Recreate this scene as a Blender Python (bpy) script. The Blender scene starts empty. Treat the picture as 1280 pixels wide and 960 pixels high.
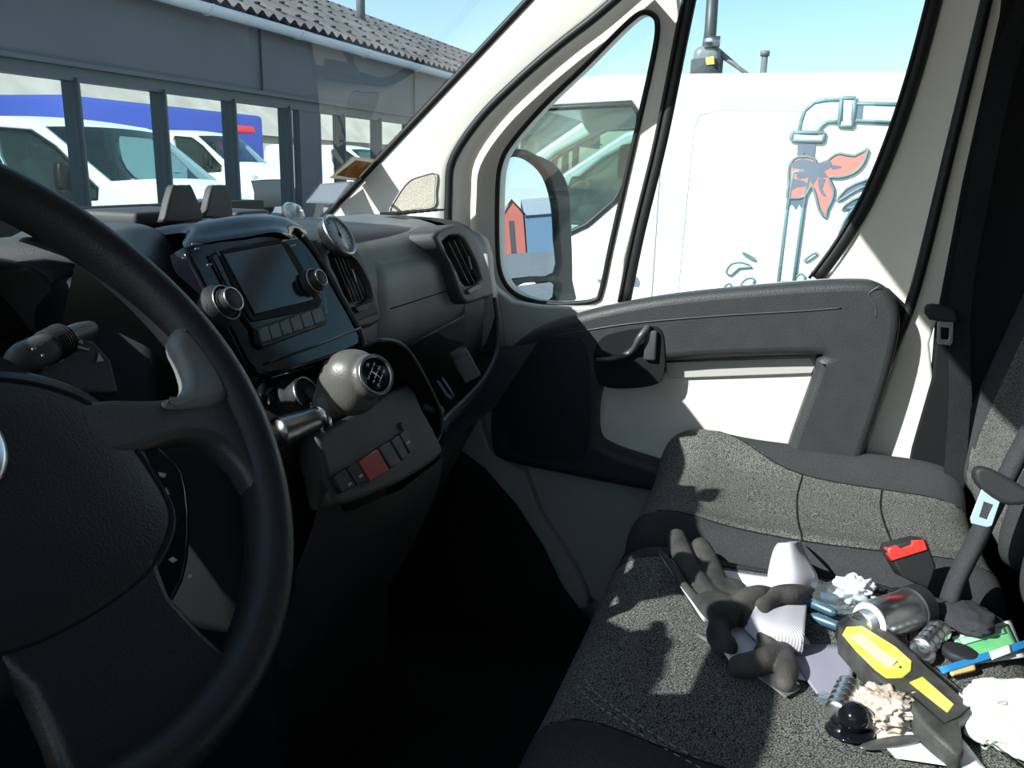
import bpy, bmesh, math, random
from mathutils import Vector, Matrix, noise
from mathutils.bvhtree import BVHTree
random.seed(7)
S = bpy.context.scene
COL = S.collection
R_ = math.radians

# ------------------------------------------------------------------ camera, light, exposure
FPX = 1050.0
YAW, PITCH, ROLL = R_(71.6), R_(14.4), R_(1.5)
CAM = Vector((-.69, 0, .95))
_f = Vector((math.sin(YAW)*math.cos(PITCH), math.cos(YAW)*math.cos(PITCH), -math.sin(PITCH)))
_r = Vector((math.cos(YAW), -math.sin(YAW), 0))
_u = _r.cross(_f)
CR = _r*math.cos(ROLL) + _u*math.sin(ROLL)
CU = -_r*math.sin(ROLL) + _u*math.cos(ROLL)
cd = bpy.data.cameras.new('camera'); cam = bpy.data.objects.new('camera', cd); COL.objects.link(cam)
cam.matrix_world = Matrix(((CR.x, CU.x, -_f.x, CAM.x), (CR.y, CU.y, -_f.y, CAM.y), (CR.z, CU.z, -_f.z, CAM.z), (0, 0, 0, 1)))
cd.sensor_width = 36; cd.lens = 36*FPX/1280; cd.clip_start = .01; cd.clip_end = 500
S.camera = cam
S.view_settings.view_transform = 'Standard'; S.view_settings.look = 'None'
S.view_settings.gamma = 1; S.view_settings.exposure = 0.0; S.view_settings.use_curve_mapping = False

SUN = Vector((1.06, -.93, -.98)).normalized()
sl = bpy.data.lights.new('sun', 'SUN'); sl.energy = 9.5; sl.angle = R_(.53); sl.color = (1, .96, .9)
so = bpy.data.objects.new('sun', sl); COL.objects.link(so)
so.rotation_euler = SUN.to_track_quat('-Z', 'Y').to_euler(); so.location = (-5, 5, 8)
W = bpy.data.worlds.new('sky'); S.world = W; W.use_nodes = True
nt = W.node_tree; nt.nodes.clear()
sky = nt.nodes.new('ShaderNodeTexSky'); sky.sky_type = 'NISHITA'; sky.sun_disc = False
sky.sun_elevation = math.asin(-SUN.z); sky.sun_rotation = math.atan2(-SUN.x, -SUN.y); sky.air_density = 1.0; sky.dust_density = .5; sky.ozone_density = 1.2
bg = nt.nodes.new('ShaderNodeBackground'); bg.inputs[1].default_value = .21
hsv = nt.nodes.new('ShaderNodeHueSaturation'); hsv.inputs['Saturation'].default_value = .95; hsv.inputs['Hue'].default_value = .475
wo = nt.nodes.new('ShaderNodeOutputWorld')
nt.links.new(sky.outputs[0], hsv.inputs['Color']); nt.links.new(hsv.outputs[0], bg.inputs[0]); nt.links.new(bg.outputs[0], wo.inputs[0])

# ------------------------------------------------------------------ helpers
def ray(px, py): return (_f*FPX + CR*(px-640) + CU*(480-py))
def at(px, py, x=None, y=None, z=None):
    d = ray(px, py); i, v = (0, x) if x is not None else (1, y) if y is not None else (2, z)
    return CAM + d*((v-CAM[i])/d[i])
class Fr:                                  # a plane: origin, U right, V up, N towards the viewer
    def __init__(s, o, u, v): s.o = Vector(o); s.u = Vector(u).normalized(); s.v = Vector(v).normalized(); s.n = s.u.cross(s.v).normalized()
    def px(s, p, off=0):
        d = ray(*p); o = s.o+s.n*off; w = CAM + d*((o-CAM).dot(s.n)/d.dot(s.n)) - s.o
        return (w.dot(s.u), w.dot(s.v))
    def P(s, a, b, c=0): return s.o+s.u*a+s.v*b+s.n*c
    def M(s, off=0):
        o = s.o+s.n*off
        return Matrix(((s.u.x, s.v.x, s.n.x, o.x), (s.u.y, s.v.y, s.n.y, o.y), (s.u.z, s.v.z, s.n.z, o.z), (0, 0, 0, 1)))
def smooth_pts(pts, n=6, closed=True):
    P = [Vector(p) for p in pts]; L = len(P); out = []
    rng = range(L) if closed else range(L-1)
    for i in rng:
        if closed: a, b, c, d = P[(i-1) % L], P[i], P[(i+1) % L], P[(i+2) % L]
        else: a, b, c, d = P[max(i-1, 0)], P[i], P[i+1], P[min(i+2, L-1)]
        for k in range(n):
            t = k/n
            out.append(.5*((2*b)+(c-a)*t+(2*a-5*b+4*c-d)*t*t+(3*b-a-3*c+d)*t**3))
    if not closed: out.append(P[-1])
    return out
def link(name, me, m=None, parent=None):
    o = bpy.data.objects.new(name, me); COL.objects.link(o)
    if m is not None:
        for k in (m if isinstance(m, (list, tuple)) else [m]): me.materials.append(k)
    if parent is not None: o.parent = parent; o.matrix_parent_inverse = Matrix.Translation(-Vector(parent.location))
    return o
def tag(o, label=None, cat=None, group=None, kind=None):
    if label: o['label'] = label
    if cat: o['category'] = cat
    if group: o['group'] = group
    if kind: o['kind'] = kind
    return o
def thing(name, label, cat, loc=(0, 0, 0), group=None):
    o = bpy.data.objects.new(name, None); o.empty_display_size = .02; o.location = loc; COL.objects.link(o)
    return tag(o, label, cat, group)
def struct(o): o['kind'] = 'structure'; return o
class MB:
    def __init__(s): s.bm = bmesh.new(); s.mi = 0
    def _mark(s, fs, smooth=True):
        for f in fs: f.material_index = s.mi; f.smooth = smooth
    def faces(s, vs, fs, smooth=True):
        V = [s.bm.verts.new(v) for v in vs]; F = []
        for f in fs:
            try: F.append(s.bm.faces.new([V[i] for i in f]))
            except ValueError: pass
        s._mark(F, smooth); return s
    def grid(s, rows, closed_u=False, closed_v=False, smooth=True):
        n = len(rows); m = len(rows[0]); V = [p for r in rows for p in r]; F = []
        for i in range(n-1+closed_v):
            for j in range(m-1+closed_u):
                a, b = i, (i+1) % n; c, d = j, (j+1) % m
                F.append((a*m+c, a*m+d, b*m+d, b*m+c))
        return s.faces(V, F, smooth)
    def box(s, c, size, M=None, bev=0, seg=2):
        g = bmesh.new(); bmesh.ops.create_cube(g, size=1)
        for v in g.verts: v.co = Vector((v.co.x*size[0], v.co.y*size[1], v.co.z*size[2]))
        if bev: bmesh.ops.bevel(g, geom=g.edges[:], offset=bev, segments=seg, profile=.5, affect='EDGES')
        T = Matrix.Translation(c) @ (M.to_4x4() if M is not None else Matrix.Identity(4))
        vs = [T @ v.co for v in g.verts]; g.verts.index_update(); fs = [[v.index for v in f.verts] for f in g.faces]; g.free()
        s.faces(vs, fs, bev > 0 and seg > 1); return s
    def tube(s, pts, r, seg=12, flat=1.0, up=None, caps=True, rnd=False):
        P = [Vector(p) for p in pts]; n = len(P); rr = r if isinstance(r, (list, tuple)) else [r]*n
        rows = []; prev = None
        for i, p in enumerate(P):
            t = (P[min(i+1, n-1)]-P[max(i-1, 0)]).normalized()
            a = (up if up is not None else (prev if prev is not None else (Vector((0, 0, 1)) if abs(t.z) < .9 else Vector((1, 0, 0)))))
            b = t.cross(a).normalized(); a2 = b.cross(t).normalized(); prev = a2
            rows.append([p+(a2*math.cos(2*math.pi*k/seg)*flat+b*math.sin(2*math.pi*k/seg))*rr[i] for k in range(seg)])
        if rnd:   # rounded ends
            t0 = (P[0]-P[1]).normalized(); t1 = (P[-1]-P[-2]).normalized()
            pre = [[P[0]+t0*rr[0]*math.sin(a)+(q-P[0])*math.cos(a) for q in rows[0]] for a in (1.5, 1.1, .6)]
            post = [[P[-1]+t1*rr[-1]*math.sin(a)+(q-P[-1])*math.cos(a) for q in rows[-1]] for a in (.6, 1.1, 1.5)]
            rows = pre+rows+post
        s.grid(rows, closed_u=True)
        if caps:
            m = len(rows)
            s.faces(rows[0], [list(range(seg))]); s.faces(rows[-1], [list(range(seg))[::-1]])
        return s
    def loop(s, pts, r, seg=10, flat=1.0, up=None):
        P = [Vector(p) for p in pts]; n = len(P); rows = []; prev = up or Vector((0, 0, 1))
        rr = r if isinstance(r, (list, tuple)) else [r]*n
        for i, p in enumerate(P):
            t = (P[(i+1) % n]-P[i-1]).normalized(); b = t.cross(prev).normalized(); a2 = b.cross(t).normalized()
            if up is None: prev = a2
            rows.append([p+(a2*math.cos(2*math.pi*k/seg)*flat+b*math.sin(2*math.pi*k/seg))*rr[i] for k in range(seg)])
        return s.grid(rows, closed_u=True, closed_v=True)
    def lathe(s, prof, o, ax, seg=32, caps=True):
        ax = Vector(ax).normalized(); a = ax.orthogonal().normalized(); b = ax.cross(a)
        rows = [[Vector(o)+ax*h+(a*math.cos(2*math.pi*k/seg)+b*math.sin(2*math.pi*k/seg))*max(r, 1e-5) for k in range(seg)] for r, h in prof]
        s.grid(rows, closed_u=True)
        if caps: s.faces(rows[0], [list(range(seg))]); s.faces(rows[-1], [list(range(seg))])
        return s
    def sell(s, c, a, b, d, e1=.4, e2=.4, M=None, nu=48, nv=28, fn=None):
        sp = lambda w, e: math.copysign(abs(w)**e, w); rows = []
        for i in range(nv+1):
            v = -math.pi/2+math.pi*i/nv; r = []
            for j in range(nu):
                u = 2*math.pi*j/nu
                p = Vector((a*sp(math.cos(v), e1)*sp(math.cos(u), e2), b*sp(math.cos(v), e1)*sp(math.sin(u), e2), d*sp(math.sin(v), e1)))
                if fn: p = fn(p)
                if M is not None: p = M @ p
                r.append(p+Vector(c))
            rows.append(r)
        return s.grid(rows, closed_u=True)
    def build(s, name, m=None, parent=None, merge=1e-5):
        bmesh.ops.remove_doubles(s.bm, verts=s.bm.verts, dist=merge)
        bmesh.ops.recalc_face_normals(s.bm, faces=s.bm.faces)
        me = bpy.data.meshes.new(name); s.bm.to_mesh(me); s.bm.free()
        return link(name, me, m, parent)
def plate_mesh(outl, M, thick, bev=0, holes=(), res=2):
    cu = bpy.data.curves.new('tmp', 'CURVE'); cu.dimensions = '2D'; cu.fill_mode = 'BOTH'
    cu.extrude = max(thick/2-bev, 0); cu.bevel_depth = bev; cu.bevel_resolution = res; cu.offset = -bev
    for L in [outl]+list(holes):
        sp = cu.splines.new('POLY'); sp.points.add(len(L)-1); sp.use_cyclic_u = True
        for q, p in zip(sp.points, L): q.co = (p[0], p[1], 0, 1)
    o = bpy.data.objects.new('tmp', cu); COL.objects.link(o)
    me = bpy.data.meshes.new_from_object(o.evaluated_get(bpy.context.evaluated_depsgraph_get()))
    bpy.data.objects.remove(o); bpy.data.curves.remove(cu)
    me.transform(M @ Matrix.Translation((0, 0, -thick/2)))       # front face lies on the plane
    return me
def plate(name, m, parent, outl, fr, off=0, thick=.004, bev=0, holes=(), px=True, smooth=0, res=2):
    """a solid plate on plane fr, its front at 'off' before the plane; outline traced in px or given as (u, v)"""
    def cv(L, sm):
        if px: L = [fr.px(p, off) for p in L]
        L = [Vector((p[0], p[1])) for p in L]
        return smooth_pts(L, sm) if sm else L
    outl = cv(outl, smooth); holes = [cv(h, smooth) for h in holes]
    me = plate_mesh(outl, fr.M(off), thick, bev, holes, res)
    return link(name, me, m, parent)
def join_into(o, *others):
    bm = bmesh.new(); bm.from_mesh(o.data)
    for q in others:
        b2 = bmesh.new(); b2.from_mesh(q.data); n = len(o.data.materials)
        mats = list(q.data.materials)
        idx = []
        for mm in mats:
            if mm.name not in [x.name for x in o.data.materials]: o.data.materials.append(mm)
            idx.append([x.name for x in o.data.materials].index(mm.name))
        vm = [bm.verts.new(v.co) for v in b2.verts]; b2.verts.index_update()
        for f in b2.faces:
            try:
                nf = bm.faces.new([vm[v.index] for v in f.verts]); nf.material_index = idx[f.material_index] if idx else 0; nf.smooth = f.smooth
            except ValueError: pass
        b2.free(); bpy.data.objects.remove(q)
    bm.to_mesh(o.data); bm.free(); return o
def remeshed(o, vox=.003, it=2):
    md = o.modifiers.new('r', 'REMESH'); md.mode = 'VOXEL'; md.voxel_size = vox; md.use_smooth_shade = True
    m2 = o.modifiers.new('s', 'SMOOTH'); m2.iterations = it
    me = bpy.data.meshes.new_from_object(o.evaluated_get(bpy.context.evaluated_depsgraph_get())); o.modifiers.clear()
    mats = list(o.data.materials); o.data = me
    if not me.materials:
        for k in mats: me.materials.append(k)
    return o
def bvh(o):
    o_m = o.data; return BVHTree.FromPolygons([v.co.copy() for v in o_m.vertices], [list(p.vertices) for p in o_m.polygons])
def copy_tree(o, parent=None):
    c = o.copy(); COL.objects.link(c); c.parent = parent
    for ch in [x for x in o.children]: copy_tree(ch, c)
    return c

# ------------------------------------------------------------------ materials
def mat(name, col, rough=.6, metal=0, spec=.5, bump=0, bscale=300, mott=0, mscale=40, col2=None, coat=0, sheen=0, rvar=0):
    m = bpy.data.materials.new(name); m.use_nodes = True; n = m.node_tree; b = n.nodes['Principled BSDF']
    b.inputs['Base Color'].default_value = (*col, 1); b.inputs['Roughness'].default_value = rough
    b.inputs['Metallic'].default_value = metal; b.inputs['Specular IOR Level'].default_value = spec
    b.inputs['Coat Weight'].default_value = coat; b.inputs['Sheen Weight'].default_value = sheen
    tc = n.nodes.new('ShaderNodeTexCoord')
    if bump:
        t = n.nodes.new('ShaderNodeTexNoise'); t.inputs['Scale'].default_value = bscale; t.inputs['Detail'].default_value = 3
        bp = n.nodes.new('ShaderNodeBump'); bp.inputs['Strength'].default_value = bump; bp.inputs['Distance'].default_value = .001
        n.links.new(tc.outputs['Object'], t.inputs['Vector']); n.links.new(t.outputs[0], bp.inputs['Height']); n.links.new(bp.outputs[0], b.inputs['Normal'])
    if mott or col2:
        t = n.nodes.new('ShaderNodeTexNoise'); t.inputs['Scale'].default_value = mscale; t.inputs['Detail'].default_value = 4
        r = n.nodes.new('ShaderNodeValToRGB'); c2 = col2 or tuple(min(1, c*(1+mott)) for c in col)
        r.color_ramp.elements[0].position = .35; r.color_ramp.elements[1].position = .68
        r.color_ramp.elements[0].color = (*col, 1); r.color_ramp.elements[1].color = (*c2, 1)
        n.links.new(tc.outputs['Object'], t.inputs['Vector']); n.links.new(t.outputs[0], r.inputs[0]); n.links.new(r.outputs[0], b.inputs['Base Color'])
    if rvar:
        t = n.nodes.new('ShaderNodeTexNoise'); t.inputs['Scale'].default_value = 18; t.inputs['Detail'].default_value = 5
        r = n.nodes.new('ShaderNodeMapRange'); r.inputs[3].default_value = rough-rvar; r.inputs[4].default_value = rough+rvar
        n.links.new(tc.outputs['Object'], t.inputs['Vector']); n.links.new(t.outputs[0], r.inputs[0]); n.links.new(r.outputs[0], b.inputs['Roughness'])
    return m
def fabric(name, c1, c2, scale=900, bump=.6, ribs=None):
    m = mat(name, c1, .95, spec=.15, sheen=.0); n = m.node_tree; b = n.nodes['Principled BSDF']
    tc = n.nodes.new('ShaderNodeTexCoord'); t = n.nodes.new('ShaderNodeTexNoise'); t.inputs['Scale'].default_value = scale; t.inputs['Detail'].default_value = 2
    r = n.nodes.new('ShaderNodeValToRGB'); r.color_ramp.elements[0].position = .42; r.color_ramp.elements[1].position = .6
    r.color_ramp.elements[0].color = (*c1, 1); r.color_ramp.elements[1].color = (*c2, 1)
    big = n.nodes.new('ShaderNodeTexNoise'); big.inputs['Scale'].default_value = 9; big.inputs['Detail'].default_value = 4
    mr = n.nodes.new('ShaderNodeMapRange'); mr.inputs[3].default_value = .75; mr.inputs[4].default_value = 1.25
    mx = n.nodes.new('ShaderNodeMix'); mx.data_type = 'RGBA'; mx.blend_type = 'MULTIPLY'; mx.inputs[0].default_value = 1
    bp = n.nodes.new('ShaderNodeBump'); bp.inputs['Strength'].default_value = bump; bp.inputs['Distance'].default_value = .001
    L = n.links.new
    L(tc.outputs['Object'], t.inputs['Vector']); L(tc.outputs['Object'], big.inputs['Vector']); L(t.outputs[0], r.inputs[0]); L(big.outputs[0], mr.inputs[0])
    L(r.outputs[0], mx.inputs[6]); L(mr.outputs[0], mx.inputs[7]); L(mx.outputs[2], b.inputs['Base Color']); L(t.outputs[0], bp.inputs['Height']); L(bp.outputs[0], b.inputs['Normal'])
    return m
def ribbed(name, c, axis, scale, depth=.6, rough=.9):
    m = mat(name, c, rough, spec=.2); n = m.node_tree; b = n.nodes['Principled BSDF']
    tc = n.nodes.new('ShaderNodeTexCoord'); mp = n.nodes.new('ShaderNodeMapping'); mp.inputs['Rotation'].default_value = axis
    w = n.nodes.new('ShaderNodeTexWave'); w.inputs['Scale'].default_value = scale; bp = n.nodes.new('ShaderNodeBump'); bp.inputs['Strength'].default_value = depth; bp.inputs['Distance'].default_value = .002
    L = n.links.new; L(tc.outputs['Object'], mp.inputs[0]); L(mp.outputs[0], w.inputs[0]); L(w.outputs[1], bp.inputs['Height']); L(bp.outputs[0], b.inputs['Normal'])
    return m
def glass(name, tint=(1, 1, 1), refl=1.0, film=0.0, film_col=(.8, .85, .85), r0=.04):
    m = bpy.data.materials.new(name); m.use_nodes = True; n = m.node_tree; n.nodes.clear(); L = n.links.new
    o = n.nodes.new('ShaderNodeOutputMaterial'); tr = n.nodes.new('ShaderNodeBsdfTransparent'); tr.inputs[0].default_value = (*tint, 1)
    gl = n.nodes.new('ShaderNodeBsdfGlossy'); gl.inputs['Roughness'].default_value = .0
    lw0 = n.nodes.new('ShaderNodeLayerWeight'); lw0.inputs[0].default_value = .5; pw5 = n.nodes.new('ShaderNodeMath'); pw5.operation = 'POWER'; pw5.inputs[1].default_value = 5; L(lw0.outputs['Facing'], pw5.inputs[0]); lw = n.nodes.new('ShaderNodeMapRange'); lw.inputs[3].default_value = r0; lw.inputs[4].default_value = 1; L(pw5.outputs[0], lw.inputs[0])
    mu = n.nodes.new('ShaderNodeMath'); mu.operation = 'MULTIPLY'; mu.inputs[1].default_value = refl
    mx = n.nodes.new('ShaderNodeMixShader'); L(lw.outputs[0], mu.inputs[0]); L(mu.outputs[0], mx.inputs[0]); L(tr.outputs[0], mx.inputs[1]); L(gl.outputs[0], mx.inputs[2])
    last = mx
    if film:      # thin diffuse film over the pane, uneven by noise
        df = n.nodes.new('ShaderNodeBsdfDiffuse'); df.inputs[0].default_value = (*film_col, 1)
        tc = n.nodes.new('ShaderNodeTexCoord'); t = n.nodes.new('ShaderNodeTexNoise'); t.inputs['Scale'].default_value = 3; t.inputs['Detail'].default_value = 8
        mr = n.nodes.new('ShaderNodeMapRange'); mr.inputs[3].default_value = film*.5; mr.inputs[4].default_value = film*1.5
        m2 = n.nodes.new('ShaderNodeMixShader'); L(tc.outputs['Object'], t.inputs[0]); L(t.outputs[0], mr.inputs[0]); L(mr.outputs[0], m2.inputs[0]); L(mx.outputs[0], m2.inputs[1]); L(df.outputs[0], m2.inputs[2]); last = m2
    L(last.outputs[0], o.inputs[0]); return m
M = {}
M['black'] = mat('black_plastic', (.022, .023, .025), .55, spec=.35, bump=.5, bscale=900, rvar=.1)
M['dash'] = mat('dash_plastic', (.045, .046, .048), .5, spec=.45, bump=.5, bscale=1100, mott=.15, mscale=25, rvar=.12)
M['dashgrey'] = mat('glovebox_plastic', (.14, .15, .152), .42, spec=.4, bump=.35, bscale=1100, mott=.35, mscale=14, rvar=.12)
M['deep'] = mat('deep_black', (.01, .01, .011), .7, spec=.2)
M['gloss'] = mat('gloss_black', (.006, .007, .01), .10, spec=.25, rvar=.05)
M['screen'] = mat('screen_glass', (.012, .018, .024), .12, spec=.4)
M['cream'] = mat('cream_trim', (.70, .66, .60), .6, spec=.3, bump=.3, bscale=700, mott=.06, mscale=9)
M['greytrim'] = mat('grey_beige_trim', (.47, .45, .42), .6, spec=.3, bump=.3, bscale=700)
M['rubber'] = mat('rubber_seal', (.012, .012, .013), .5, spec=.35)
M['doorblack'] = mat('door_plastic', (.034, .035, .037), .5, spec=.4, bump=.7, bscale=420, mott=.15, mscale=30, rvar=.1)
M['handle'] = mat('handle_grey', (.07, .072, .078), .35, spec=.5)
M['seat'] = fabric('seat_speckle', (.024, .024, .023), (.22, .215, .20), 620, .5)
M['bolster'] = fabric('seat_bolster', (.03, .03, .032), (.062, .062, .066), 1200, .4)
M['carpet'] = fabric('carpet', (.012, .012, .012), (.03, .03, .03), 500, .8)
M['belt'] = fabric('belt_web', (.012, .012, .014), (.03, .03, .033), 1500, .5)
M['sleeve'] = fabric('belt_sleeve', (.03, .03, .033), (.06, .06, .065), 1300, .4)
M['leather'] = mat('wheel_leather', (.02, .02, .023), .42, spec=.4, bump=.35, bscale=600)
M['wheelgrey'] = mat('wheel_spoke_plastic', (.05, .05, .05), .38, spec=.5, bump=.4, bscale=900)
M['chrome'] = mat('chrome', (.88, .89, .9), .26, 1)
M['satin'] = mat('satin_metal', (.45, .45, .46), .32, 1)
M['knobgrey'] = mat('gear_knob', (.10, .092, .085), .38, spec=.5, bump=.25, bscale=600, rvar=.08)
M['white'] = mat('white_print', (.8, .8, .8), .5)
M['icon'] = mat('icon_print', (.35, .36, .37), .5)
M['red'] = mat('hazard_red', (.42, .015, .025), .35)
M['buckle_red'] = mat('buckle_red', (.75, .05, .04), .35)
M['btn'] = mat('switch_grey', (.05, .058, .062), .45)
M['vanwhite'] = mat('van_paint', (.84, .85, .86), .3, spec=.4, coat=.2)
M['glass'] = glass('door_glass', (.90, .96, .96), 1.0, .012, (.75, .9, .9))
M['wglass'] = glass('windshield_glass', (.84, .92, .94), 1.25, .02, (.75, .85, .9))
M['clear'] = glass('clear_plastic', (.86, .9, .93), 2.2, .06)
M['vglass'] = glass('van_glass', (.55, .68, .68), 1.3, .02, (.5, .8, .75))
M['dark'] = mat('van_interior', (.03, .035, .035), .7)

# ------------------------------------------------------------------ outside ground
g = MB(); g.box((8, 0, -.60), (140, 140, .1)); asphalt = mat('asphalt', (.23, .23, .225), .9, mott=.3, mscale=3, bump=.6, bscale=60)
struct(g.build('ground', asphalt))

# ------------------------------------------------------------------ cab shell: floor, ceiling, walls, glass
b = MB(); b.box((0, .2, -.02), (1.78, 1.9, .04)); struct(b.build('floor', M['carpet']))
b = MB(); rows = []
for i in range(9):
    y = .36-i*.135; rows.append([Vector((-.84+1.68*j/16, y, 1.40+.035*(1-((j-8)/8)**2)-(.03 if i == 0 else 0))) for j in range(17)])
b.grid(rows); b.grid([[p+Vector((0, 0, .03)) for p in r] for r in rows]); struct(b.build('ceiling', M['greytrim']))
b = MB(); b.box((0, -.72, .7), (1.8, .04, 1.5)); struct(b.build('wall_back', M['black']))
# firewall and scuttle under the windscreen
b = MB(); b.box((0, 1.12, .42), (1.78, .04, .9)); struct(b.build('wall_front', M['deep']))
LW = Fr((-.90, 0, 0), (0, 1, 0), (0, 0, 1))
lw = plate('wall_left', M['cream'], None, [(-.72, -.02), (1.15, -.02), (1.15, .83), (.32, 1.44), (-.72, 1.44)], LW, 0, .06, 0,
           [[(-.25, .60), (-.25, 1.0), (-.2, 1.33), (.2, 1.34), (.82, .84), (.82, .70), (.75, .60)]], px=False); struct(lw)
# windscreen
def ws(s, t, o=0):   # s -1..1 across, t 0..1 up
    y = .925-t*.61; z = .82+t*.57
    hw = .80
    return Vector((s*hw, y+.11*(1-s*s), z+.01*(1-s*s)+o))
b = MB(); b.grid([[ws(-1+2*j/24, i/12) for j in range(25)] for i in range(13)])
wsg = b.build('window_1', M['wglass']); struct(wsg); WSB = bvh(wsg)
def on_ws(px, py, off=.002):
    d = ray(px, py).normalized(); h, n, i, q = WSB.ray_cast(CAM, d)
    if h is None: return at(px, py, x=.70)
    if n.dot(d) > 0: n = -n
    return h+n*off
b = MB()
for s in (-1, 1): b.tube([ws(s, i/12, .0) for i in range(13)], .007, 8, up=Vector((1, 0, 0)))
b.tube([ws(-1+2*j/24, 1) for j in range(25)], .012, 8); struct(b.build('trim_1', M['rubber']))
# header panel between windscreen and headliner
b = MB(); b.grid([[ws(-1+2*j/24, 1) for j in range(25)], [Vector((-.84+1.68*j/24, .24, 1.425)) for j in range(25)], [Vector((-.84+1.68*j/24, .0, 1.45)) for j in range(25)]]); struct(b.build('trim_2', M['greytrim']))
# right A pillar trim, between the glass edge and the door seal
ws_edge = [ws(1, t, 0) for t in (0, .12, .25, .4, .55, .7, .85, 1)]
seal_px = [(560, 300), (561, 245), (566, 200), (600, 148), (650, 98), (700, 55), (745, 20), (800, -28)]
seal3 = [at(*p, x=.806) for p in seal_px]
b = MB(); rows = []
for a, c in zip(smooth_pts(ws_edge, 4, False), smooth_pts(seal3, 4, False)):
    r = []
    for k in range(9):
        t = k/8; p = a.lerp(c, t); bul = math.sin(math.pi*t)*.005
        r.append(p+Vector((-bul, -bul*.6, 0)))
    rows.append(r+[c+Vector((.05, .004, 0)), c+Vector((.13, .006, 0))])
a0 = rows[0]; rows.insert(0, [p+Vector((.0, .02, -.12)) for p in a0])
b.grid(rows); apil = b.build('wall_right', M['cream']); struct(apil); APB = bvh(apil)
def on_ap(px, py, off=.002):
    d = ray(px, py).normalized(); h, n, i, q = APB.ray_cast(CAM, d)
    if h is None: return at(px, py, x=.78)
    if n.dot(d) > 0: n = -n
    return h+n*off
# left A pillar (out of frame, throws its shadow on dash and seats)
b = MB(); rows = []
for i in range(13):
    t = i/12; p = ws(-1, t); rows.append([p, p+Vector((-.05, -.05, -.01)), p+Vector((-.14, -.10, -.01)), p+Vector((-.14, -.04, .0)), p])
b.grid(rows); struct(b.build('trim_3', M['cream']))
# mirrored side panel on the A pillar foot (little trapezoid cover)
q = [(488, 267), (497, 246), (512, 226), (530, 219), (546, 217), (545, 240), (543, 258), (515, 263)]
b = MB(); P = [on_ap(*p, .0025) for p in smooth_pts([Vector(k) for k in q], 3)]; b.loop(P, .0016, 6)
o = b.build('trim_4', M['greytrim']); struct(o)
b = MB(); c = sum(P, Vector())/len(P); b.faces([c]+[p.lerp(c, .08) for p in P], [(0, i+1, (i+1) % len(P)+1) for i in range(len(P))])
mesh_m = mat('speaker_mesh', (.42, .38, .32), .7, bump=.9, bscale=900, mott=.5, mscale=350); struct(b.build('trim_5', mesh_m))

# ------------------------------------------------------------------ passenger door (wall-mounted structure)
DX = .85
D = Fr((DX, 0, 0), (0, -1, 0), (0, 0, 1))
D2 = Fr((.945, 0, 0), (0, -1, 0), (0, 0, 1))
door = thing('door_1', None, None, (.86, .2, .5)); struct(door)
# window frame: outer follows the seal, two openings
outer = [(562, 300), (563, 245), (570, 202), (604, 152), (654, 102), (704, 59), (749, 24), (805, -28), (880, -75), (1000, -85), (1235, -80), (1243, -20), (1200, 145), (1141, 372), (1118, 440), (1080, 400), (700, 440), (640, 440), (600, 400)]
quarter = [(800, 17), (815, 18), (822, 32), (816, 75), (790, 190), (763, 310), (752, 362), (742, 376), (700, 380), (668, 377), (642, 366), (627, 345), (622, 310), (622, 240), (626, 205), (640, 178), (680, 132), (730, 84), (775, 38)]
mainw = [(866, -40), (850, 30), (820, 175), (776, 376), (860, 372), (940, 362), (1025, 350), (1060, 310), (1098, 238), (1128, 155), (1150, 85), (1172, 0), (1180, -40)]
fr_ = plate('window_frame', M['cream'], door, outer, D2, 0, .05, .004, [quarter, mainw], smooth=3)
b = MB(); b.loop([D2.P(*D2.px(p), .001) for p in smooth_pts([Vector(k) for k in quarter], 4)], .0052, 8); b.build('window_seal', M['rubber'], door)
# main window: thick black channels at front and rear edges
ch = [at(*p, x=.942) for p in [(872, -40), (857, 30), (828, 175), (800, 290), (782, 378)]]
b = MB(); b.tube(smooth_pts(ch, 4, False), .0105, 8, up=Vector((1, 0, 0)), flat=.6); b.tube([p+Vector((-.004, .012, 0)) for p in smooth_pts(ch, 4, False)], .004, 8); b.build('window_channel', M['rubber'], door)
ch = [at(*p, x=.942) for p in [(1178, -40), (1166, 10), (1145, 88), (1120, 165), (1090, 238), (1055, 300), (1020, 348)]]
b = MB(); b.tube(smooth_pts(ch, 4, False), .0125, 8, up=Vector((1, 0, 0)), flat=.6); b.tube([p+Vector((-.006, .012, 0)) for p in smooth_pts(ch, 4, False)], .003, 8); b.build('window_channel', M['rubber'], door)
plate('quarter_glass', M['glass'], door, quarter, D2, -.022, .003, 0, smooth=3)
plate('sliding_glass', M['glass'], door, mainw, D2, -.03, .003, 0, smooth=3)
# rear seal of the door
sl_px = [(1246, -60), (1232, 5), (1190, 178), (1143, 365), (1110, 450), (1072, 560), (1050, 630)]
b = MB(); b.tube(smooth_pts([at(*p, x=.86) for p in sl_px], 5, False), .009, 8); b.build('door_seal', M['rubber'], door)
# front seal along the A pillar
b = MB(); b.tube(smooth_pts([p+Vector((.0, 0, 0)) for p in seal3], 6, False), .0085, 8); b.build('door_seal', M['rubber'], door)
# door card
card = [(596, 340), (640, 378), (760, 383), (900, 362), (1040, 350), (1090, 356), (1110, 384), (1102, 465), (1068, 565), (1030, 700), (900, 800), (755, 760), (700, 690), (655, 590), (600, 560), (585, 450)]
plate('door_card', M['greytrim'], door, card, D, -.012, .03, .004, smooth=3)
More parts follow.
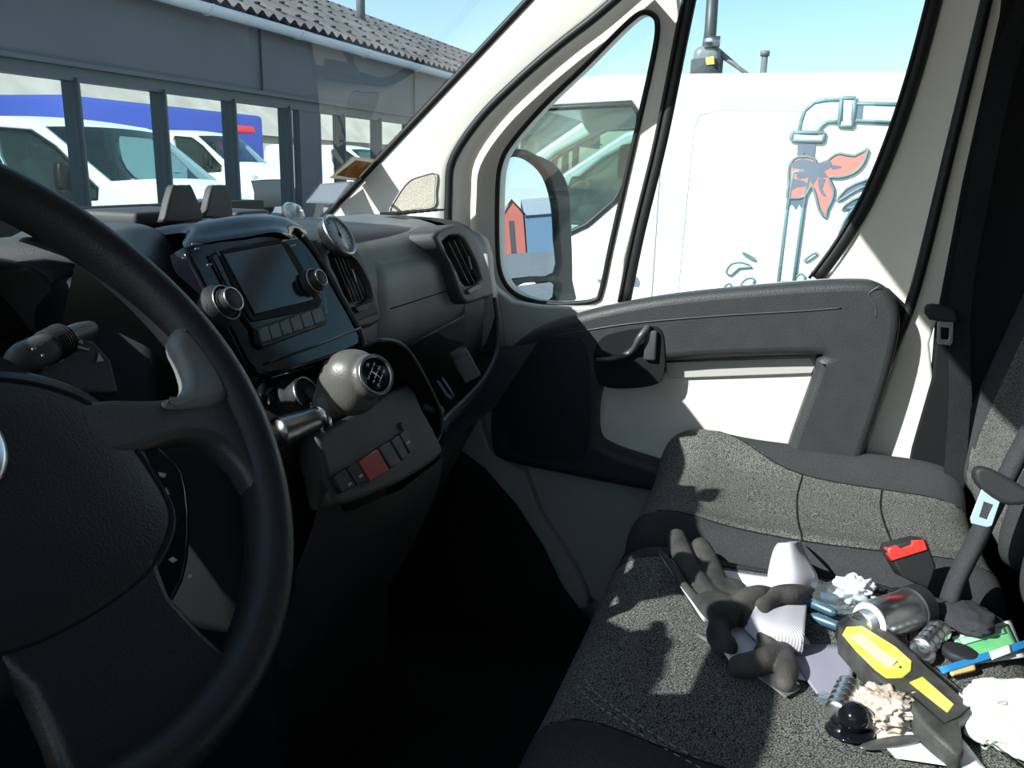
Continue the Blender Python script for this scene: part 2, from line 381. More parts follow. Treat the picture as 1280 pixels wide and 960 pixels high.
# black armrest frame with pocket opening
arm = [(613, 560), (612, 500), (622, 455), (655, 420), (700, 400), (765, 383), (840, 370), (950, 359), (1060, 352), (1098, 356), (1120, 375), (1126, 410), (1110, 480), (1080, 570), (1050, 650), (900, 630), (800, 614), (700, 594), (630, 578)]
pocket = [(836, 452), (1012, 445), (1020, 452), (1015, 475), (985, 560), (970, 620), (900, 605), (815, 580), (762, 562), (745, 545), (746, 500), (760, 476), (800, 468), (828, 470)]
plate('armrest_frame', M['doorblack'], door, arm, D, .045, .06, .016, [pocket], smooth=4, res=4)
plate('pocket_panel', M['cream'], door, pocket, D, .002, .008, 0)
# upper ledge in the pocket
plate('pocket_ledge', M['greytrim'], door, [(832, 453), (1013, 447), (1019, 458), (1015, 467), (835, 473)], D, .010, .012, .002)
# highlight along the armrest lip, drawn as paler grey lines
b = MB(); L1 = [D.P(*D.px(p), .046) for p in [(700, 415), (790, 400), (900, 390), (1000, 384), (1050, 380)]]
b.tube(smooth_pts(L1, 5, False), .0012, 6)
b.tube(smooth_pts([D.P(*D.px(p, .045), .0455) for p in [(1100, 357), (1086, 368), (1094, 382), (1095, 396)]], 5, False), .0010, 6)
b.build('armrest_highlight', M['handle'], door)
# end cap bulge of the armrest
b = MB(); b.tube(smooth_pts([D.P(*D.px(p, .03), .03) for p in [(1100, 372), (1108, 400), (1100, 450), (1083, 510), (1062, 580)]], 5, False), [.010+.003*math.sin(i/20*3.1) for i in range(21)], 10, rnd=True); b.build('armrest_end', M['doorblack'], door)
# handle recess and lever
plate('handle_recess', M['deep'], door, [(742, 452), (745, 432), (760, 418), (800, 410), (822, 409), (830, 425), (830, 468), (815, 482), (770, 486), (748, 478)], D, .0475, .004, .001, smooth=3)
hp = [(748, 450), (765, 448), (782, 444), (793, 435), (800, 422), (808, 412)]
b = MB(); H3 = [D.P(*D.px(p, .06), .058+.006*math.sin(i*.5)) for i, p in enumerate(smooth_pts([Vector(k) for k in hp], 4, False))]
n_ = len(H3); b.tube(H3, [.0055+.0035*i/n_ for i in range(n_)], 12, flat=.8, rnd=True)
b.box(D.P(*D.px((813, 432), .055), .052), (.012, .022, .055), bev=.004, seg=3); b.build('door_handle', M['handle'], door)
# darker plate over the speaker area of the lower black block
plate('speaker_grille', M['black'], door, [(628, 470), (660, 432), (715, 420), (735, 450), (735, 560), (700, 575), (640, 560)], D, .049, .004, .0015, smooth=3)

plate('gap_filler', M['rubber'], door, [(1085, 362), (1112, 362), (1136, 385), (1108, 455), (1072, 560), (1045, 650), (1020, 640), (1060, 560), (1095, 440), (1100, 390)], Fr((.875, 0, 0), (0, -1, 0), (0, 0, 1)), 0, .03, .003, smooth=0)  # added dark filler over the gap between armrest end and seal
# B pillar, lower sill and kick panel
Bp = Fr((.88, 0, 0), (0, -1, 0), (0, 0, 1))
plate('wall_right_pillar', M['cream'], None, [(1250, -90), (1236, 5), (1195, 178), (1148, 365), (1088, 540), (1050, 680), (1010, 800), (1130, 800), (1160, 620), (1176, 560), (1162, 430), (1180, 385), (1215, 200), (1262, 0), (1275, -90)], Fr((.865, 0, 0), (0, -1, 0), (0, 0, 1)), 0, .05, .005, smooth=2)['kind'] = 'structure'
bpy.data.objects['wall_right_pillar'].name = 'wall_right'
b = MB(); b.box((.925, -.56, .55), (.03, .50, 1.8)); struct(b.build('wall_right', M['deep']))
b = MB(); b.box((.93, .3, .2), (.04, 1.7, .72)); struct(b.build('wall_right', M['greytrim']))
# dark lower trim on the B pillar with the belt slot
plate('trim_6', M['deep'], None, [(1172, 392), (1203, 230), (1250, 20), (1262, -90), (1330, -90), (1400, 300), (1300, 700), (1110, 720), (1140, 560), (1166, 470)], Fr((.86, 0, 0), (0, -1, 0), (0, 0, 1)), 0, .03, .004)['kind'] = 'structure'
# kick panel between dash and door
K = Fr((.80, 0, 0), (0, -1, 0), (0, 0, 1))
plate('trim_7', M['greytrim'], None, [(560, 290), (604, 300), (612, 345), (618, 380), (625, 430), (600, 500), (612, 565), (655, 590), (672, 640), (720, 715), (735, 760), (700, 745), (640, 640), (585, 590), (540, 560), (540, 400)], Fr((.835, 0, 0), (0, -1, 0), (0, 0, 1)), 0, .03, .004, smooth=2)['kind'] = 'structure'

plate('trim_8', M['carpet'], None, [(470, 555), (560, 560), (600, 590), (640, 636), (675, 690), (700, 742), (745, 800), (760, 1100), (400, 1100), (400, 560)], Fr((.80, 0, 0), (0, -1, 0), (0, 0, 1)), 0, .03, .004)['kind'] = 'structure'

# ------------------------------------------------------------------ dashboard
dash = thing('dashboard', 'black plastic van dashboard running under the windscreen with radio, vents and glovebox', 'dashboard', (0, .7, .3))
# top pad: long surface rolling from the windscreen foot to the front edge
def prof_top(x):
    if x < -.03: return [(1.10, .80), (.98, .832), (.94, .842), (.91, .848), (.885, .85), (.865, .845), (.85, .83), (.845, .78)]
    e = .60 if x < .13 else .56
    return [(1.10, .80), (.98, .832), (.85, .858), (.74, .872), (.66, .878), (e, .872), (e-.03, .858), (e-.04, .83)]
b = MB(); rows = []
for i in range(41):
    x = -.84+i*(1.66/40); k = 1-min(1, abs(x)/.84)**3
    rows.append(smooth_pts([Vector((x*(1 if x < 0 else .875+.10*max(0, min(1, (y-.6)/.3))), y, z-.03*(1-k))) for y, z in prof_top(x)], 3, False))
b.grid(rows); b.build('top_pad', M['dash'], dash)
# passenger face with rolled brow
prof = [(.66, .874), (.60, .872), (.56, .866), (.525, .852), (.503, .825), (.497, .80), (.497, .767), (.498, .74), (.508, .715), (.53, .698), (.57, .690), (.62, .688)]
b = MB(); rows = []
for i in range(25):
    x = .185+i*(.40/24); dy = .035*max(0, (x-.45)/.2)**2*0
    e = max(0, (i-20)/4)
    rows.append(smooth_pts([Vector((x, y+e*e*.012, z-e*e*.006)) for y, z in prof], 3, False))
b.grid(rows); b.build('passenger_panel', M['dashgrey'], dash)
# glovebox lid: a slightly raised shell on the face, seam across
lidp = [(.523, .846), (.500, .823), (.4935, .80), (.4925, .767), (.4935, .742), (.503, .716), (.524, .697), (.545, .692)]
b = MB(); rows = []
for i in range(21):
    x = .255+i*(.275/20); e = 0 if 0 < i < 20 else .004
    rows.append(smooth_pts([Vector((x, y+e, z)) for y, z in lidp], 4, False))
b.grid(rows); lid = b.build('glovebox_lid', M['dashgrey'], dash)
b = MB(); b.tube([at(488, 386, y=.4925), at(528, 373.5, y=.492), at(568, 360.5, y=.4925)], .0009, 6); b.build('lid_seam', M['deep'], lid)
b = MB(); b.tube([at(512, 432, y=.50), at(545, 413, y=.501), at(580, 395, y=.502)], .0016, 6); b.build('lid_edge', M['dash'], lid)

def vent(frame_px, open_px, fr, nsl, a0, a1, thick=.05, tilt=0, m=M['dash'], bev=.006):
    v = plate('air_vent', m, dash, frame_px, fr, .008, thick, bev, [open_px], smooth=2, res=3)
    uv = [Vector(fr.px(p)) for p in open_px]; c = sum(uv, Vector((0, 0)))/len(uv)
    plate('vent_back', M['deep'], v, open_px, fr, -.02, .004)
    A0, A1 = [Vector(fr.px(p)) for p in a0], [Vector(fr.px(p)) for p in a1]   # top edge pair, bottom edge pair
    for k in range(nsl):
        t = (k+.5)/nsl; p = A0[0].lerp(A0[1], t); q = A1[0].lerp(A1[1], t)
        sb = MB(); P, Q = fr.P(p.x, p.y, -.004), fr.P(q.x, q.y, -.004); up = fr.n
        d = (Q-P).normalized(); w = d.cross(up).normalized()
        sb.faces([P-w*.0007+up*.006, P+w*.0007+up*.006, P+w*.0007-up*.010, P-w*.0007-up*.010, Q-w*.0007+up*.006, Q+w*.0007+up*.006, Q+w*.0007-up*.010, Q-w*.0007-up*.010],
                 [(0, 1, 2, 3), (4, 5, 6, 7), (0, 1, 5, 4), (2, 3, 7, 6), (1, 2, 6, 5), (0, 3, 7, 4)], False)
        sb.build('slat', M['dash'], v)
    return v
VF = Fr((0, .497, .8), (1, 0, 0), (0, .12, 1))
v1 = vent([(398, 300), (420, 303), (446, 318), (462, 345), (474, 378), (476, 402), (452, 412), (432, 408), (420, 380), (404, 330)],
          [(412, 318), (440, 316), (452, 334), (464, 372), (440, 380), (424, 348)], VF, 7, [(414, 322), (448, 326)], [(437, 378), (466, 372)])
plate('vent_tray', M['black'], v1, [(437, 386), (466, 377), (473, 384), (472, 392), (446, 402), (439, 398)], VF, .010, .006, .0015)
plate('thumb_wheel', M['dash'], v1, [(444, 384), (458, 380), (462, 386), (449, 391)], VF, .0135, .006, .0015)
b = MB(); b.tube([VF.P(*VF.px((436, 338)), .004), VF.P(*VF.px((441, 352)), .004)], .0016, 8, rnd=True); b.build('vent_tab', M['satin'], v1)
VR = Fr((0, .485, .8), (1, 0, 0), (0, .12, 1))
v2 = vent([(543, 296), (560, 283), (580, 281), (598, 300), (612, 335), (617, 368), (604, 374), (585, 380), (574, 366), (562, 330)],
          [(554, 302), (574, 294), (586, 310), (602, 348), (583, 358), (570, 336)], VR, 3, [(556, 304), (576, 298)], [(582, 356), (600, 350)], .07)
plate('thumb_wheel', M['btn'], v2, [(584, 362), (600, 355), (603, 360), (587, 368)], VR, .012, .006, .0015)
b = MB(); b.tube([VR.P(*VR.px((583, 322)), .004), VR.P(*VR.px((586, 336)), .004)], .0016, 8, rnd=True); b.build('vent_tab', M['icon'], v2)
# dash end cheek and brow to the right
b = MB(); rows = []
for x, s in ((.58, 1), (.62, 1), (.66, .995), (.69, .985), (.715, .965), (.73, .93), (.735, .90)):
    rows.append(smooth_pts([Vector((x, .52+(y-.50)*1.0+(1-s)*.5, .3+(z-.3)*s)) for y, z in [(.70, .868), (.60, .868), (.53, .862), (.505, .845), (.49, .815), (.488, .77), (.487, .72), (.49, .66), (.50, .60), (.52, .50), (.56, .36), (.60, .25)]], 3, False))
b.grid(rows); b.build('end_panel', M['black'], dash)
# demister grille on the brow
b = MB()
for k in range(7):
    p = Vector((.50+k*.028, .60, .8775)); b.box(p, (.018, .030, .003), bev=.001, seg=1)
b.build('demister_grille', M['deep'], dash)
# cavity under glovebox and its lip (open shelf)
b = MB()
sh = [(.62, .688), (.63, .64), (.62, .585), (.56, .57), (.47, .572), (.425, .585)]
rows = []
for i in range(15):
    x = .20+i*(.53/14); rows.append(smooth_pts([Vector((x, y, z+max(0, (x-.5))*.28)) for y, z in sh], 3, False))
b.grid(rows); b.build('shelf', M['deep'], dash)
LIP = [at(618, 372, x=.715), at(622, 405, x=.705), at(620, 440, x=.68), at(605, 472, x=.60), at(582, 498, x=.50), at(562, 517, x=.41), at(552, 528, x=.35)]
LP = smooth_pts(LIP, 6, False)
b = MB(); b.tube(LP, .004, 8); b.build('shelf_lip', M['dash'], dash)
# outer face under the lip, sweeping down and forward to the footwell
b = MB(); rows = []
for i, p in enumerate(LP):
    t = i/(len(LP)-1)
    rows.append(smooth_pts([p, p+Vector((0, -.004, -.02)), p+Vector((-.01, .015, -.09)), p+Vector((-.03, .07, -.2)), p+Vector((-.04, .16, -.34)), p+Vector((-.04, .25, -.6))], 4, False))
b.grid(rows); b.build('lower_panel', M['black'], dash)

# centre stack
SP = Fr((0, .5, .868), (1, 0, 0), (0, .5, 1))
b = MB()   # glossy crown that rolls over the top of the stack
crown = [at(224, 291, y=.55), at(231, 282, y=.548), at(246, 276, y=.545), at(300, 268, y=.54), at(350, 270, y=.54), at(378, 288, y=.53)]
cr2 = [at(228, 304, y=.52), at(238, 298, y=.515), at(254, 295, y=.51), at(305, 287, y=.507), at(350, 284, y=.505), at(376, 300, y=.503)]
cr3 = [at(232, 314, y=.505), at(242, 308, y=.503), at(260, 303, y=.50), at(308, 296, y=.497), at(350, 291, y=.496), at(378, 312, y=.494)]
cr0 = [p+Vector((0, .10, -.02)) for p in crown]
R4 = [smooth_pts(q, 5, False) for q in (cr0, crown, cr2, cr3)]
rows = [[smooth_pts([R4[k][j] for k in range(4)], 5, False)[i] for j in range(len(R4[0]))] for i in range(16)]
b.grid(rows); b.build('stack_crown', M['gloss'], dash)
plate('stack_bezel', M['gloss'], dash, [(232, 308), (262, 300), (305, 292), (352, 287), (376, 297), (398, 326), (424, 372), (444, 408), (450, 432), (400, 452), (338, 470), (310, 455), (292, 420), (266, 378), (247, 342)], SP, .004, .022, .004, smooth=2)
b = MB(); b.tube(smooth_pts([SP.P(*SP.px(p, .004), .004) for p in [(378, 294), (388, 306), (402, 326), (428, 374), (449, 412), (456, 436)]], 5, False), .0028, 8); b.build('bezel_trim', M['dash'], dash)
# side wall closing stack against vent
b = MB(); rows = []
for p in smooth_pts([SP.P(*SP.px(p, .0), .002) for p in [(372, 286), (400, 322), (428, 372), (449, 412), (458, 445)]], 4, False): rows.append([p, p+Vector((.01, .05, 0)), p+Vector((.03, .14, .0))])
b.grid(rows); b.build('stack_side', M['dash'], dash)
b = MB(); b.box((.015, .62, .66), (.20, .14, .36), bev=.01); b.box((-.16, .72, .66), (.24, .08, .25), bev=.02); b.build('stack_core', M['deep'], dash)

radio = plate('radio', M['gloss'], dash, [(262, 318), (300, 306), (372, 296), (385, 318), (408, 372), (410, 392), (352, 412), (322, 420), (306, 400), (284, 360)], SP, .007, .01, .002, smooth=1)
plate('screen_frame', M['deep'], radio, [(272, 313), (355, 299), (366, 312), (403, 376), (398, 386), (316, 402), (308, 392)], SP, .0085, .004, .001)
plate('screen', M['screen'], radio, [(279, 317), (352, 305), (392, 374), (319, 393)], SP, .0095, .003, .0005)
def knob(cx, cy, r, par, h=.018):
    c = SP.P(*SP.px((cx, cy), .02), .006); n = SP.n
    b = MB(); b.lathe([(r*1.25, 0), (r*1.25, .003), (r*1.02, .005), (r, h*.55), (r*.72, h*.6), (r*.70, h), (r*.6, h+.0015), (0, h+.001)], c, n, 36)
    k = b.build('tuning_knob', M['black'], par)
    b = MB(); b.lathe([(r*1.0, h*.55), (r*1.05, h*.60), (r*.98, h*.63)], c, n, 36, caps=False); b.lathe([(r*.68, h), (r*.73, h+.0004), (r*.70, h+.0016), (r*.62, h+.0018)], c, n, 36, caps=False); b.build('chrome_ring', M['satin'], k)
knob(287, 376, .0155, radio); knob(397, 349, .0125, radio)
row = [Vector(q) for q in ((322, 412), (402, 384))]; dn = Vector((5, 17))
for k in range(6):
    a = row[0].lerp(row[1], k/6+.006); c = row[0].lerp(row[1], (k+1)/6-.006)
    bt = plate('radio_button', M['btn'], radio, [a, c, c+dn, a+dn], SP, .0105, .005, .0008)
plate('button_tray', M['black'], radio, [(318, 410), (403, 381), (412, 401), (408, 405), (330, 434), (322, 428)], SP, .0085, .004, .001)
# small icons left of the screen
for p in ((243, 304), (247, 310), (356, 300), (367, 306), (262, 330)):
    plate('indicator_mark', M['icon'], radio, [(p[0]-3, p[1]), (p[0]+3, p[1]-1), (p[0]+3, p[1]+1), (p[0]-3, p[1]+2)], SP, .0112, .0006)
b = MB(); b.tube([SP.P(*SP.px(p, .008), .008) for p in [(337, 452), (400, 430), (450, 410)]], .0012, 6); b.build('bezel_line', M['btn'], dash)

# climate panel with round dials
CP = Fr((0, .475, .72), (1, 0, 0), (0, .55, 1))
plate('climate_panel', M['gloss'], dash, [(330, 462), (385, 440), (452, 424), (470, 440), (510, 520), (480, 540), (400, 580), (352, 560), (335, 520)], CP, .0, .03, .004, smooth=2)
plate('climate_switch', M['btn'], dash, [(376, 440), (396, 433), (404, 452), (385, 461)], CP, .006, .006, .001)
def dial(cx, cy, r):
    c = CP.P(*CP.px((cx, cy), .01), .0); n = CP.n; b = MB()
    b.lathe([(r*1.3, 0), (r*1.3, .004), (r*1.06, .006), (r*1.0, .016), (r*.9, .018), (0, .017)], c, n, 40); k = b.build('climate_dial', M['black'], dash)
    b = MB(); b.lathe([(r*.98, .0165), (r*1.03, .018), (r*.93, .0195), (r*.88, .018)], c, n, 40, caps=False); b.build('chrome_ring', M['satin'], k)
    b = MB(); e = (CP.v*-.9+CP.u*.35).normalized(); b.tube([c+n*.020+e*(-r*.1), c+n*.021+e*(r*.85)], [r*.26, r*.20], 12, flat=.5, up=n, rnd=True); b.build('dial_pointer', M['btn'], k)
    b = MB(); b.tube([c+n*.0235+e*(r*.3), c+n*.0235+e*(r*.75)], r*.05, 6); b.build('pointer_line', M['icon'], k)
dial(378, 497, .0205); dial(421, 441, .0185)
# cup recess / bin beside the gear lever
b = MB(); rim = [(452, 437), (472, 426), (494, 427), (512, 440), (530, 470), (545, 500), (552, 520), (550, 545), (532, 562), (512, 555), (500, 530)]
R3 = smooth_pts([at(p[0], p[1], y=.405) if i not in (0,) else at(p[0], p[1], y=.43) for i, p in enumerate(rim)], 5, False)
b.tube(R3, .0022, 8); b.build('bin_rim', M['dash'], dash)
b = MB(); b.grid([[p, p+Vector((.005, .03, -.015)), p+Vector((.0, .09, -.04)), p+Vector((-.04, .14, -.06))] for p in R3]); b.build('storage_bin', M['deep'], dash)

# switch panel below the lever with the red hazard button
WP = Fr((0, .40, .64), (1, 0, 0), (0, .45, 1))
wpo = [(405, 555), (440, 540), (492, 512), (506, 500), (520, 520), (552, 560), (548, 580), (500, 612), (420, 660), (408, 640)]
sw = plate('switch_panel', M['dash'], dash, [(398, 545), (420, 530), (470, 500), (510, 478), (528, 510), (552, 556), (549, 572), (500, 604), (430, 630), (414, 622), (408, 590)], WP, .004, .03, .006, smooth=2, res=3)
def swb(q, m, name='panel_switch', ic=None):
    o = plate(name, m, sw, q, WP, .009, .01, .0012); return o
swb([(448, 577), (472, 561), (487, 587), (463, 602)], M['red'], 'hazard_switch')
swb([(474, 559), (487, 552), (502, 577), (489, 585)], M['btn']); swb([(489, 550), (499, 544), (511, 568), (504, 575)], M['btn']); 
s3 = swb([(500, 542), (508, 538), (519, 560), (513, 566)], M['btn'])
s4 = swb([(416, 596), (432, 586), (445, 606), (428, 616)], M['black']); s5 = swb([(433, 585), (446, 578), (461, 601), (447, 606)], M['black'])
for p in ((437, 604), (451, 594), (510, 552)):
    o = plate('switch_icon', M['icon'], sw, [(p[0]-2.5, p[1]+1), (p[0]+1.5, p[1]-2), (p[0]+3, p[1]+1), (p[0]-1, p[1]+4)], WP, .0096, .0008)
# column below
b = MB(); rows = []
for px_, q in zip((398, 440, 500, 552), ((398, 600), (430, 642), (500, 612), (552, 572))):
    p = WP.P(*WP.px(q, 0), .002)
    rows.append(smooth_pts([p, p+Vector((0, .01, -.05)), p+Vector((0, .06, -.16)), p+Vector((0, .16, -.34)), p+Vector((0, .22, -.55))], 4, False))
b.grid(rows); b.build('console_front', M['black'], dash)
b = MB(); b.box((.10, .58, .42), (.28, .22, .44), bev=.02); b.box((-.02, .50, .62), (.20, .12, .2), bev=.02); b.build('console_core', M['deep'], dash)
b = MB(); b.box((-.5, .72, .45), (.72, .16, .5), bev=.03, seg=3); b.build('knee_panel', M['black'], dash)

# instrument binnacle: hood with a pale-edged arch, cluster cavity, right display recess
BF = Fr((0, .66, .86), (1, 0, 0), (0, .15, 1))
A3 = [Vector(p) for p in ((-.66, .60, .74), (-.64, .59, .83), (-.58, .58, .895), (-.50, .575, .928), (-.42, .58, .945), (-.36, .60, .925), (-.28, .64, .89))]+[at(q[0], q[1], y=.665) for q in ((0, 329), (34, 336), (60, 358), (82, 390), (100, 425), (112, 455))]
A3 = smooth_pts(A3, 5, False); cen = Vector((-.34, .64, .76)); b = MB(); rows = [[], [], [], [], [], [], []]
for p in A3:
    i_ = (cen-p).normalized()
    for k, q in enumerate((p-i_*.012+Vector((0, .20, -.045)), p-i_*.014+Vector((0, .11, -.008)), p-i_*.012+Vector((0, .03, .0)), p-i_*.006+Vector((0, -.004, 0)), p+i_*.004+Vector((0, -.006, 0)), p+i_*.020+Vector((0, .028, 0)), p+i_*.024+Vector((0, .10, 0)))): rows[k].append(q)
b.grid(rows); b.build('instrument_hood', M['wheelgrey'], dash)
plate('instrument_panel', M['deep'], dash, [(-150, 360), (0, 345), (60, 370), (100, 440), (180, 520), (0, 600), (-150, 600)], BF, -.05, .02, .003, smooth=1)
plate('binnacle_face', M['dash'], dash, [(20, 326), (60, 322), (100, 328), (160, 345), (230, 392), (270, 440), (285, 520), (200, 520), (130, 470), (112, 440), (90, 385), (60, 345)], BF, .000, .04, .006, smooth=0)
plate('display_recess', M['deep'], dash, [(78, 345), (100, 337), (170, 368), (215, 430), (232, 478), (160, 482), (128, 440)], BF, .003, .01, .001)
b = MB(); b.lathe([(.004, 0), (.004, .004), (0, .0045)], BF.P(*BF.px((175, 474), .004), .003), BF.n, 16); b.build('panel_stud', M['icon'], dash)
# grained shroud between binnacle and stack
b = MB(); rows = []
s1 = [(110, 296), (135, 284), (165, 279), (190, 285), (212, 305), (232, 345), (246, 378)]; s2 = [(95, 325), (130, 330), (158, 340), (185, 355), (208, 370), (228, 388), (244, 400)]
s0 = [p+Vector((0, .10, -.005)) for p in [at(*q, y=.66) for q in s1]]
A, B_, C_ = smooth_pts(s0, 4, False), smooth_pts([at(*q, y=.59) for q in s1], 4, False), smooth_pts([at(*q, y=.515) for q in s2], 4, False)
b.grid([smooth_pts([a, p, p.lerp(q, .5)+Vector((0, -.004, .008)), q, q+Vector((0, .02, -.05))], 4, False) for a, p, q in zip(A, B_, C_)]); b.build('centre_shroud', M['wheelgrey'], dash)

# column stalk with its ribbed collar
st = thing('wiper_stalk', 'dark grey ribbed control stalk sticking out behind the steering wheel, left edge', 'control stalk', tuple(at(20, 455, y=.46)))
SK = [at(-60, 490, y=.47), at(0, 468, y=.47), at(22, 452, y=.47), at(42, 443, y=.47), at(60, 434, y=.47), at(84, 421, y=.475), at(112, 411, y=.48)]
b = MB(); b.tube(smooth_pts(SK, 4, False), [.006]*6+[.007, .008, .0095, .0105, .011, .011, .011, .011, .0108, .0105, .010, .009, .0085, .008, .0075, .007, .007, .0065, .006][:19], 16, rnd=True); b.build('stalk_body', M['wheelgrey'], st)
b = MB()
for k in range(7):
    t = k/6; c = SK[4].lerp(SK[5], t*.7); d = (SK[5]-SK[4]).normalized(); b.lathe([(.0108, -.0006), (.0118, 0), (.0108, .0006)], c, d, 24, caps=False)
b.build('ribbed_collar', M['deep'], st)
SF = Fr(at(60, 440, y=.45), (1, 0, 0), (0, .5, 1))
for q in ([(40, 435), (45, 433), (46, 436), (41, 438)], [(52, 443), (55, 442), (56, 445), (53, 446)]): plate('stalk_mark', M['icon'], st, q, SF, .0, .0006)
b = MB()
plate('stalk_panel', M['black'], st, [(42, 468), (60, 448), (96, 420), (118, 425), (140, 450), (150, 490), (60, 490)], SF, -.02, .02, .003, smooth=1)
for q in ([(98, 428), (101, 418), (104, 430)], [(90, 430), (112, 436), (111, 438), (90, 433)], [(121, 452), (124, 441), (130, 451)], [(48, 458), (58, 455), (60, 459), (50, 462)], [(73, 450), (79, 446), (80, 450), (74, 453)]): plate('stalk_mark', M['icon'], st, q, SF, -.019, .0006)

# ------------------------------------------------------------------ steering wheel
TH = .657; WC = Vector((-.40, .381, .812))
WF = Fr(WC, (1, 0, 0), (0, math.sin(TH), math.cos(TH)))
sw_ = thing('steering_wheel', 'black leather steering wheel with grey-topped spokes filling the left of the cab', 'steering wheel', tuple(WC))
b = MB(); n_ = 96; rows = []
for i in range(n_):
    a = 2*math.pi*i/n_; d = WF.u*math.cos(a)+WF.v*math.sin(a)
    bump = .0015*max(0, math.cos(a*2))**4
    rr = .0155+bump; rows.append([WC+d*(.185+rr*.92*math.cos(t))+WF.n*(rr*1.12*math.sin(t)) for t in [2*math.pi*k/20 for k in range(20)]])
b.grid(rows, closed_u=True, closed_v=True); b.build('rim', M['leather'], sw_)
# spokes (two mirrored) with thumb rest, and the bottom one
spk = [(230, 402), (224, 426), (235, 452), (241, 475), (230, 491), (195, 498), (120, 499), (90, 520), (120, 575), (190, 560), (230, 548), (268, 552), (300, 580), (322, 612), (352, 600), (345, 540), (320, 500), (295, 455), (262, 415)]
uv = smooth_pts([Vector(WF.px(p, .006)) for p in spk], 3)
def spoke(sgn):
    U = [Vector((p.x*sgn, p.y)) for p in uv]
    if sgn < 0: U = U[::-1]
    return plate('spoke', M['wheelgrey'], sw_, U, WF, .008, .020, .007, px=False, res=4)
s_r = spoke(1); spoke(-1)
strim = mat('spoke_trim_sunlit', (.17, .17, .17), .36, spec=.5, bump=.4, bscale=900)  # separate spoke piece; sunlit brightness put into its paler grey
plate('spoke_trim', strim, sw_, [(228, 404), (222, 424), (233, 450), (239, 475), (229, 490), (208, 497), (212, 507), (248, 507), (286, 497), (282, 470), (262, 438), (244, 415)], WF, .0125, .018, .007, smooth=3, res=4)
plate('spoke', M['leather'], sw_, [(-.06, -.03), (.06, -.03), (.045, -.12), (.05, -.18), (-.05, -.18), (-.045, -.12)], WF, .006, .018, .006, px=False, smooth=3, res=3)
# button pad on the right spoke
pad = plate('button_pad', M['gloss'], sw_, [(180, 560), (212, 566), (232, 590), (240, 640), (238, 700), (222, 745), (190, 765)], WF, .004, .014, .004, smooth=2)
for q in ([(204, 617), (208, 609), (212, 618)], [(210, 656), (218, 656), (214, 664)], [(198, 590), (208, 592), (206, 597), (200, 595)], [(211, 699), (216, 696), (222, 700), (217, 703)], [(236, 718), (240, 718), (240, 722), (236, 722)]): plate('pad_icon', M['icon'], pad, q, WF, .0046, .0008)
# airbag cover
cov = [(0, .046), (.03, .043), (.062, .030), (.088, .008), (.100, -.025), (.102, -.06), (.094, -.095), (.055, -.118), (0, -.124), (-.055, -.118), (-.094, -.095), (-.102, -.06), (-.100, -.025), (-.088, .008), (-.062, .030), (-.03, .043)]
cu_uv = smooth_pts([Vector(p) for p in cov], 5)
b = MB(); rows = []
for k, (s, h) in enumerate([(1.0, -.05), (1.0, -.018), (.985, -.010), (.95, -.003), (.88, .0025), (.75, .0065), (.55, .009), (.35, .010), (.15, .0102), (.0, .0102)]): rows.append([WF.P(p.x*s, -.035+(p.y+.035)*s, h) for p in cu_uv])
b.grid(rows, closed_u=True); cover = b.build('airbag_cover', M['leather'], sw_)
b = MB(); b.loop([WF.P(p.x*.80, -.035+(p.y+.035)*.80, .0054) for p in cu_uv], .0012, 6); b.build('cover_groove', M['deep'], cover)
b = MB(); b.lathe([(.030, .008), (.030, .0125), (.027, .014), (0, .0142)], WC-WF.u*.021-WF.v*.002, WF.n, 40); em = b.build('wheel_emblem', M['chrome'], cover)
b = MB(); b.lathe([(.023, .0139), (.023, .0146), (0, .0148)], WC-WF.u*.021-WF.v*.002, WF.n, 40); b.build('emblem_field', M['red'], em)
b = MB(); b.lathe([(.045, -.20), (.045, -.02), (.06, -.005), (.06, 0)], WC, WF.n, 24); b.build('column_shroud', M['deep'], sw_)

# ------------------------------------------------------------------ gear lever
gl = thing('gear_lever', 'grey bulbous gear knob with chrome ring and shift pattern on the dash-mounted lever', 'gear lever', tuple(at(345, 545, y=.47)))
k0 = at(462, 468, x=-.02); k1 = at(432, 470, x=-.02)
base = at(352, 545, x=-.02)
KF_n = (CAM-k0).normalized()*.72 + (CR*.62+CU*.25); KF_n.normalize()
kc = at(440, 478, x=-.015)
b = MB()
b.sell(kc, .027, .026, .031, .85, .85, nu=40, nv=28)
tip = at(466, 470, x=-.02)
b.lathe([(.012, -.02), (.021, -.008), (.0205, .0), (.019, .003), (0, .0035)], tip, KF_n, 36)
b.tube(smooth_pts([at(436, 470, x=-.015), at(418, 495, x=-.02), at(404, 515, x=-.03)], 5, False), [.026, .0255, .025, .024, .022, .020, .018, .0165, .015, .0135, .0125], 24)
kn = remeshed(b.build('knob', M['knobgrey'], gl), .0012, 6); kn.data.materials.clear(); kn.data.materials.append(M['knobgrey'])
b = MB(); b.lathe([(.0175, .002), (.0195, .0048), (.0188, .0065), (.0165, .0062), (.016, .004)], tip, KF_n, 40, caps=False); b.build('chrome_ring', M['satin'], kn)
kf = Fr(tip, CR-KF_n*CR.dot(KF_n), CU-KF_n*CU.dot(KF_n)); kf.v = kf.n.cross(kf.u) if True else kf.v
b = MB(); b.lathe([(.0165, .003), (.0165, .0048), (0, .0052)], tip, KF_n, 40); pl = b.build('pattern_plate', M['gloss'], kn)
def strk(a, c, w=.0007):
    b = MB(); b.tube([tip+kf.u*a[0]+kf.v*a[1]+KF_n*.0056, tip+kf.u*c[0]+kf.v*c[1]+KF_n*.0056], w, 6); return b
